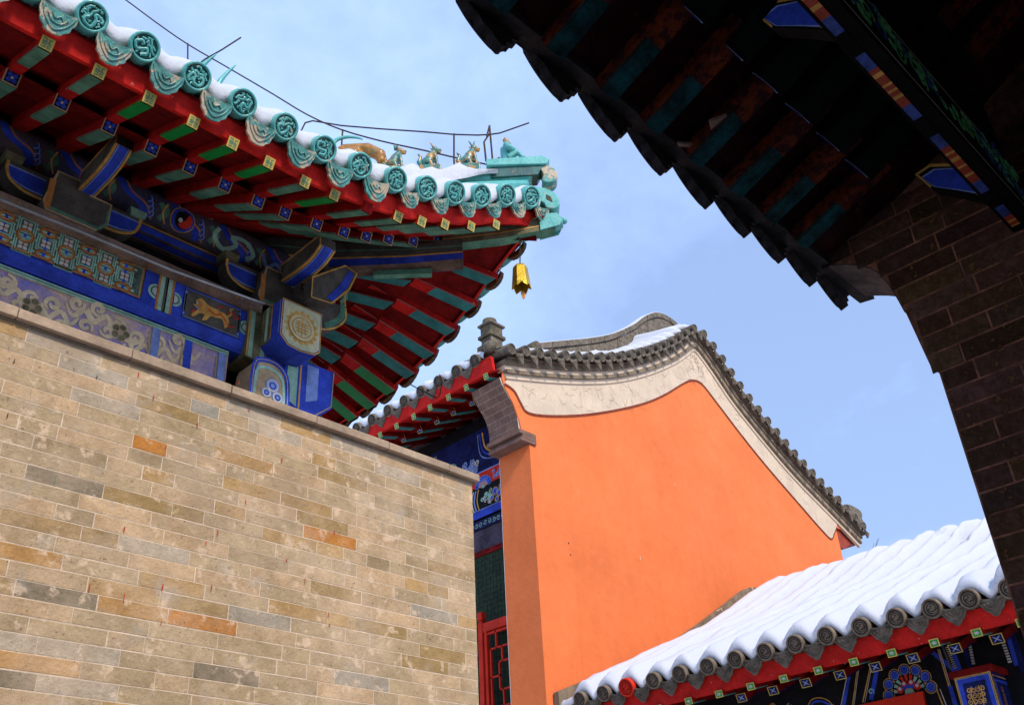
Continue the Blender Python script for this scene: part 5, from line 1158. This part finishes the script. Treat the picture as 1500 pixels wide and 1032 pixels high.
for k in range(4):
    a = pi*(k+.5)/4; c_ = (lc[0]+.095*cos(a), lc[1]+.02+.075*sin(a)); m.disc(Fc, c_, .034, .0095, M['redlac'], 12); m.disc(Fc, (c_[0], c_[1]+.010), .017, .0105, M['white'], 10)
m.poly(Fc, [(lc[0]+.07*x, lc[1]+.01+.075*z) for x, z in ((-1, 1), (-.4, .8), (0, 1.1), (.4, .8), (1, 1), (.6, .2), (-.6, .2))], .0115, M['blue'])
m.disc(Fc, (lc[0], lc[1]), .05, .0125, M['gold'], 16, a0=0, a1=pi); m.disc(Fc, (lc[0], lc[1]), .042, .0135, M['mint'], 16, a0=0, a1=pi)
# scrolls further along the beam
rg = random.Random(12)
for i in range(46):
    y = rg.uniform(4.35, 7.3); z = rg.uniform(3.35, 3.72); r_ = rg.uniform(.03, .06); mm = rg.choice(('bluelight', 'blue', 'mint', 'gold', 'brownorange'))
    m.curl(Fc, (y, z), r_, r_*.28, .003+.0001*i, M[mm], 1.2, rg.uniform(0, 6), rg.choice((-1, 1)))
for y0 in (4.9, 5.5, 6.2): m.rib(Fc, smoothc([(y0, 3.4), (y0+.1, 3.62), (y0+.28, 3.66), (y0+.4, 3.45)], 5), .02, .008, M['blue']); m.rib(Fc, smoothc([(y0-.02, 3.4), (y0+.09, 3.65), (y0+.29, 3.69), (y0+.43, 3.45)], 5), .01, .0085, M['gold'])
m.build('painted_beam', sh)
m = MB(); a, c = K(255, 672), K(770, 560); m.prism([V3(CB-.04, a[0], a[1]), V3(CB-.04, a[0], 3.0), V3(CB-.04, c[0]-.04, 3.0), V3(CB-.04, K(790, 660)[0], K(790, 660)[1]), V3(CB-.04, c[0], c[1])], (.06, 0, 0), M['redlac']); m.build('red_beam', sh)
bx0, by0, by1, bz1 = 9.42, 3.235, 3.565, 3.545
m = MB(); m.box((bx0, by0, 3.05), (CB, by1, bz1), M['bluedark']); Fk = (V3(bx0, 0, 0), Y, Z, -X); Fk2 = (V3(0, by0, 0), X, Z, -Y)
w_ = by1-by0
for k, mm in enumerate(('gold', 'black', 'white', 'blue')):
    q = .004*k+(.008 if k else 0); m.poly(Fk, [(by0+q, 3.05), (by1-q, 3.05), (by1-q, bz1-q), (by0+q, bz1-q)], .002+.0012*k, M[mm])
m.poly(Fk, [(by0+.062, 3.05), (by1-.062, 3.05), (by1-.062, bz1-.062), (by0+.062, bz1-.062)], .0075, M['bluedark'])
for i in range(12):
    y = by0+.105+.04*(i % 4)+.005*(i//4); z = bz1-.13-.05*(i//4); m.curl(Fk, (y, z), .024, .008, .009+.0001*i, M['gold'], 1.3, i*1.3, (-1)**i)
for s_ in (-1, 1): m.rib(Fk, smoothc([((by0+by1)/2+s_*.03, bz1-.28), ((by0+by1)/2+s_*.05, bz1-.18), ((by0+by1)/2+s_*.03, bz1-.10)], 4), .010, .0105, M['gold'])
m.rib(Fk2, [(bx0+.02, 3.05), (bx0+.02, bz1-.03), (CB, bz1-.03)], .010, .002, M['gold']); m.rib(Fk2, [(bx0+.05, 3.05), (bx0+.05, bz1-.07), (CB, bz1-.07)], .03, .002, M['blue'])
for i in range(5): m.curl(Fk2, (bx0+.16, 3.4-.05*i), .03, .008, .003, M['brownorange'], 1.2, i, (-1)**i)
m.build('beam_head', sh)
m = MB(); m.box((bx0-.03, by0-.04, bz1+.002), (CB, by1+.04, bz1+.055), M['reddeep']); m.build('bracket_plate', sh, bevel=.005)
m = MB(); m.box((10.2, .5, 0), (14.5, 7.9, 4.0), M['reddeep']); m.build('hall_body', sh)
m = MB()     # grey flashing where the snowy roof meets the orange gable
fl = smoothc([(13.95, 6.42), (13.6, 6.36), (13.3, 6.22), (12.86, 5.97), (11.7, 5.34), (10.9, 4.98), (9.9, 4.58), (8.9, 4.20)], 4)
m.prism([V3(x, GY-.10, z) for x, z in fl]+[V3(x, GY-.10, z-.35) for x, z in fl[::-1]], (0, .08, 0), M['cornice']); m.build('roof_flashing', sh)

# little plants showing over the snowy ridge
for (px, py, nm, lb, ct, n_, leafy) in ((1277, 812, 'bare_twig', 'thin bare twig poking up beyond the snowy ridge near the far roof corner', 'twig', 3, 0), (1322, 806, 'small_shrub', 'small yellow-green leaved shrub tip behind the snowy ridge', 'shrub', 9, 1)):
    base = at(px, py+14, 'x', 15.2); r_ = empty(nm, base); tag(r_, lb, ct); rg = random.Random(n_); m = MB(); lm = MB()
    for i in range(n_):
        a = rg.uniform(0, 6.28); h = rg.uniform(.10, .22) if leafy else rg.uniform(.2, .45); tip = base+V3(.2*cos(a)*h, .9*(rg.random()-.5)*h-.1*h*(0 if leafy else 2.5), h)
        m.tube([base-Z*.1, base+(tip-base)*.5+V3(.01, .02, 0), tip], [.007, .005, .002], M['twig'], 5)
        if leafy:
            for k in range(16):
                p = base+(tip-base)*rg.uniform(.4, 1.05)+V3(rg.uniform(-.06, .06), rg.uniform(-.07, .07), rg.uniform(-.04, .05)); d = V3(rg.uniform(-1, 1), rg.uniform(-1, 1), rg.uniform(-.3, 1)).normalized()*.04; e = d.cross(V3(rg.random(), rg.random(), 1)).normalized()*.016
                lm.add([p, p+d*.5+e, p+d, p+d*.5-e], [(0, 1, 2, 3)], M['leaf'])
    m.build('stem', r_)
    if leafy: lm.build('leaves', r_)

# ================================================================== PORCH: dark building the camera stands in
po = empty('dark_porch', (0, -1.5, 0))
tag(po, 'dark gate building seen from within, with sooty rafters overhead and an old grey brick pier', 'gate building')
PE = 1.20
# brick pier and corbel
m = MB(); PXF = 3.0
prof = [(.915, 0), (.915, 3.14), (.935, 3.18), (.945, 3.40)]
cc = [(lambda p: (p.y, p.z))(at(px, py, 'x', PXF)) for px, py in [(1325, 454), (1307, 423), (1285, 397), (1256, 386), (1215, 386), (1188, 386)]]
full = prof[:-1]+smoothc(cc, 4)+[(1.22, 3.82), (.45, 4.27), (-.35, 4.74), (-.35, 0)]
m.prism([V3(PXF, y, z) for y, z in full], (.27, 0, 0), M['dmortar'])
m.box((PXF+.27, -.35, 0), (PXF+.6, .70, 4.1), M['dmortar'])
def ymax(z):
    if z < 3.14: return .915
    ys = [p[0] for p in smoothc(cc, 4)]; zs = [p[1] for p in smoothc(cc, 4)]
    return interp(z, zs, ys) if z > 3.4 else .94
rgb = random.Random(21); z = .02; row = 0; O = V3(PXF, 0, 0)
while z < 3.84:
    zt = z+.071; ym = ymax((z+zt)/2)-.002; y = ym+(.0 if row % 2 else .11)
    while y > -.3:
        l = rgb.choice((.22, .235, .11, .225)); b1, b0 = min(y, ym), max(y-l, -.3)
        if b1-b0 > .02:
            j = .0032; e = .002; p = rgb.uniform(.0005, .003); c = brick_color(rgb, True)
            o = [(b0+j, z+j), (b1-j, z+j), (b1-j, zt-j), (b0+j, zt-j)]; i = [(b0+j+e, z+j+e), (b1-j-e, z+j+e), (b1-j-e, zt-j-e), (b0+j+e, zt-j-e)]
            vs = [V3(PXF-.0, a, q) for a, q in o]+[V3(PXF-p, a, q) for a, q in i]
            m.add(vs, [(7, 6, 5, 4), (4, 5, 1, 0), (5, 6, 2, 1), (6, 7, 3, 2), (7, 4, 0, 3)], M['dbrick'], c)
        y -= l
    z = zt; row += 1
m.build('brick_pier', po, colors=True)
m = MB()     # stone slab under the eave, carved to the corbel's curve
cs = smoothc([(y+.004, z-.004) for y, z in cc], 4)
m.prism([V3(PXF+.004, y, z) for y, z in cs]+[V3(PXF+.004, y-.03, z+.03) for y, z in cs[::-1]], (.30, 0, 0), mat('weathered_corbel_stone', (.095, .070, .062), .85, .4, 9, .9, 35, chip=.6, chipcol=(.06, .04, .04), chipscale=9))
m.build('corbel_stone', po)
# mirrored pier on the other side, outside the picture
m = MB(); m.box((-3.6, -.35, 0), (-3.0, .915, 3.86), M['dmortar']); m.build('brick_pier', po)
# eave: drips, caps, fascia
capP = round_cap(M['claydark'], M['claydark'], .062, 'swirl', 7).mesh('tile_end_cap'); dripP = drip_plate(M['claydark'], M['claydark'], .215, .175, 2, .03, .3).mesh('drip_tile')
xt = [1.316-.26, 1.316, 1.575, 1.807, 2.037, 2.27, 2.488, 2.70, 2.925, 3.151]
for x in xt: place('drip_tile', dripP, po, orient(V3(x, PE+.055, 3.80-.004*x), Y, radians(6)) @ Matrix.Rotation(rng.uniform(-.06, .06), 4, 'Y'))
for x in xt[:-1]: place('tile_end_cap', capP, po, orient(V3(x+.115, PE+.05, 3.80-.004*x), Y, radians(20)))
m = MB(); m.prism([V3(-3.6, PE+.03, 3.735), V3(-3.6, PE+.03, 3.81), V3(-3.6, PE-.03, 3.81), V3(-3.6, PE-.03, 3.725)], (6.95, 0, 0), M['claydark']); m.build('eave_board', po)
PPs = lambda s: 3.72+.36*s
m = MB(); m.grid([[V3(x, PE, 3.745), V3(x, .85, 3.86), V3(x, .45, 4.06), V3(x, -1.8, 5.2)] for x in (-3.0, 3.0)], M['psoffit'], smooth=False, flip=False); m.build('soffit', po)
for i, x in enumerate([1.475-.22*2, 1.475-.22, 1.475, 1.70, 1.905, 2.12, 2.34, 2.545, 2.75]):
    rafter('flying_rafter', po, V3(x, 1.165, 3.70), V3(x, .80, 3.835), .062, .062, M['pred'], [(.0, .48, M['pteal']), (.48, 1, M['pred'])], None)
for i, x in enumerate([1.52-.2, 1.52, 1.73, 1.93, 2.115, 2.30, 2.49, 2.68]):
    def pend(mb, F, w_, h_): mb.disc(F, (0, 0), w_*.48, .0015, M['bluelight'], 14); mb.disc(F, (0, 0), w_*.40, .0025, M['bluedark'], 14)
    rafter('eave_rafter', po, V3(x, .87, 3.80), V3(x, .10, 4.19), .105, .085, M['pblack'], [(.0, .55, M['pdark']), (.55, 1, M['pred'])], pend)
# lintel
LYF, LYB, LZ0, LZ1 = .56, .49, 3.505, 3.735
m = MB(); m.box((-3.0, LYB, LZ0), (3.0, LYF, LZ1), M['pblack']); Fi = (V3(0, LYB, 0), X, Z, -Y)
m.rib(Fi, [(-3, LZ0+.03), (3, LZ0+.03)], .006, .002, M['white']); m.rib(Fi, [(-3, LZ1-.03), (3, LZ1-.03)], .005, .002, M['white'])
rg = random.Random(31)
gd = mat('old_green_scroll', (.20, .75, .28), .8, .4, 20, .3, 40); bd = mat('old_blue_scroll', (.05, .10, .42), .8, .4, 20, .3, 40)
for i in range(90):
    x = rg.uniform(1.5, 2.98); zc = rg.uniform(LZ0+.06, LZ1-.05); m.curl(Fi, (x, zc), rg.uniform(.015, .04), .014, .002+.0001*i, rg.choice((gd, gd, bd)), 1.2, rg.uniform(0, 6), rg.choice((-1, 1)))
Fu = (V3(0, 0, LZ0), X, Y, -Z)
x = -3.0; i = 0
seg = ['bd', 'red', 'or', 'red', 'or', 'bd']
while x < 2.95:
    k_ = i % 13; mm = bd if k_ in (0, 10) else (M['pblack'] if k_ > 10 else (M['redorange'] if k_ % 2 else M['gold'])); l = .07 if k_ in (0, 10) else (.05 if k_ > 10 else (rg.uniform(.018, .042) if k_ % 2 else rg.uniform(.007, .02)))
    m.poly(Fu, [(x, LYB+.034), (x+l, LYB+.034), (x+l, LYF-.010), (x, LYF-.010)], .002, mm); x += l; i += 1
m.build('lintel', po)
m = MB(); m.box((-3.0, LYB+.01, LZ1), (3.0, LYF+.05, 4.08), M['pblack']); m.build('lintel_board', po)
for xq in (2.985, 1.98, .98):     # painted tie-beam ends reaching out under the rafters
    pl = [(.765, 3.842), (.71, 3.85), (.64, 3.805), (.59, 3.745), (.558, 3.69), (.558, 3.635), (.60, 3.64), (.66, 3.70), (.73, 3.765)]
    pp = [(y, z) for y, z in pl]; m = MB(); m.prism([V3(xq-.06, y, z) for y, z in pp], (.055, 0, 0), M['pblack']); Fq = (V3(xq-.06, 0, 0), Y, Z, -X)
    cx_, cz_ = .655, 3.745; inn = [(cx_+(y-cx_)*.88, cz_+(z-cz_)*.82) for y, z in pp]
    m.poly(Fq, inn, .001, M['bluelight']); m.poly(Fq, [(cx_+(y-cx_)*.94, cz_+(z-cz_)*.9) for y, z in inn], .002, M['blue'])
    m.rib(Fq, pp[:5], .011, .003, M['gold']); m.rib(Fq, [(pp[0][0]-.004, pp[0][1]), (pp[-1][0], pp[-1][1])], .006, .003, M['gold']); m.rib(Fq, [(.585, 3.735), (.60, 3.65)], .011, .0035, M['gold'])
    m.build('tie_beam_end', po)
# roof, walls and floor of the porch, unseen, put in to block light
m = MB(); m.box((-3.6, -4.4, .01), (3.7, 1.5, .15), mat('dark_paving', (.07, .06, .055), .9, .3, 3, .4, 20)); m.build('floor', po)  # dark floor added to cut light bounced into the porch
m = MB(); m.prism([V3(-3.6, PE+.03, 3.80), V3(-3.6, PE+.03, 3.90), V3(-3.6, -1.8, 5.75), V3(-3.6, -4.8, 4.0), V3(-3.6, -4.8, 3.86), V3(-3.6, -1.8, 5.6)], (6.94, 0, 0), M['claydark']); m.build('roof', po)
m = MB(); m.box((-3.6, -4.4, 1.7), (3.6, -4.1, 4.2), M['pblack']); m.build('back_wall', po)  # left open below so that bounced light reaches the lintel
for sx_ in (-1, 1):
    m = MB(); xa = 3.05*sx_; m.prism([V3(xa, -.36, 0), V3(xa, -.36, 3.5), V3(xa, .45, 3.5), V3(xa, .45, 4.28), V3(xa, -1.8, 5.62), V3(xa, -4.3, 4.1), V3(xa, -4.3, 0)], (.4*sx_, 0, 0), M['pblack']); m.build('side_wall', po)
# bats of broken board and a birds' wing of loose lath seen against the soffit
m = MB(); a = at(1048, 235, 'z', 3.775); m.prism([V3(2.06, 1.05, 3.73), V3(2.12, 1.08, 3.725), V3(2.16, 1.02, 3.735), V3(2.10, .985, 3.745)], (0, 0, .012), M['woodgrey']); m.build('loose_board', po)
m = MB(); m.prism([V3(2.04, 1.16, 3.71), V3(2.055, 1.165, 3.71), V3(2.16, 1.115, 3.725), V3(2.145, 1.105, 3.725)], (0, 0, .008), M['woodgrey']); m.build('loose_board', po)
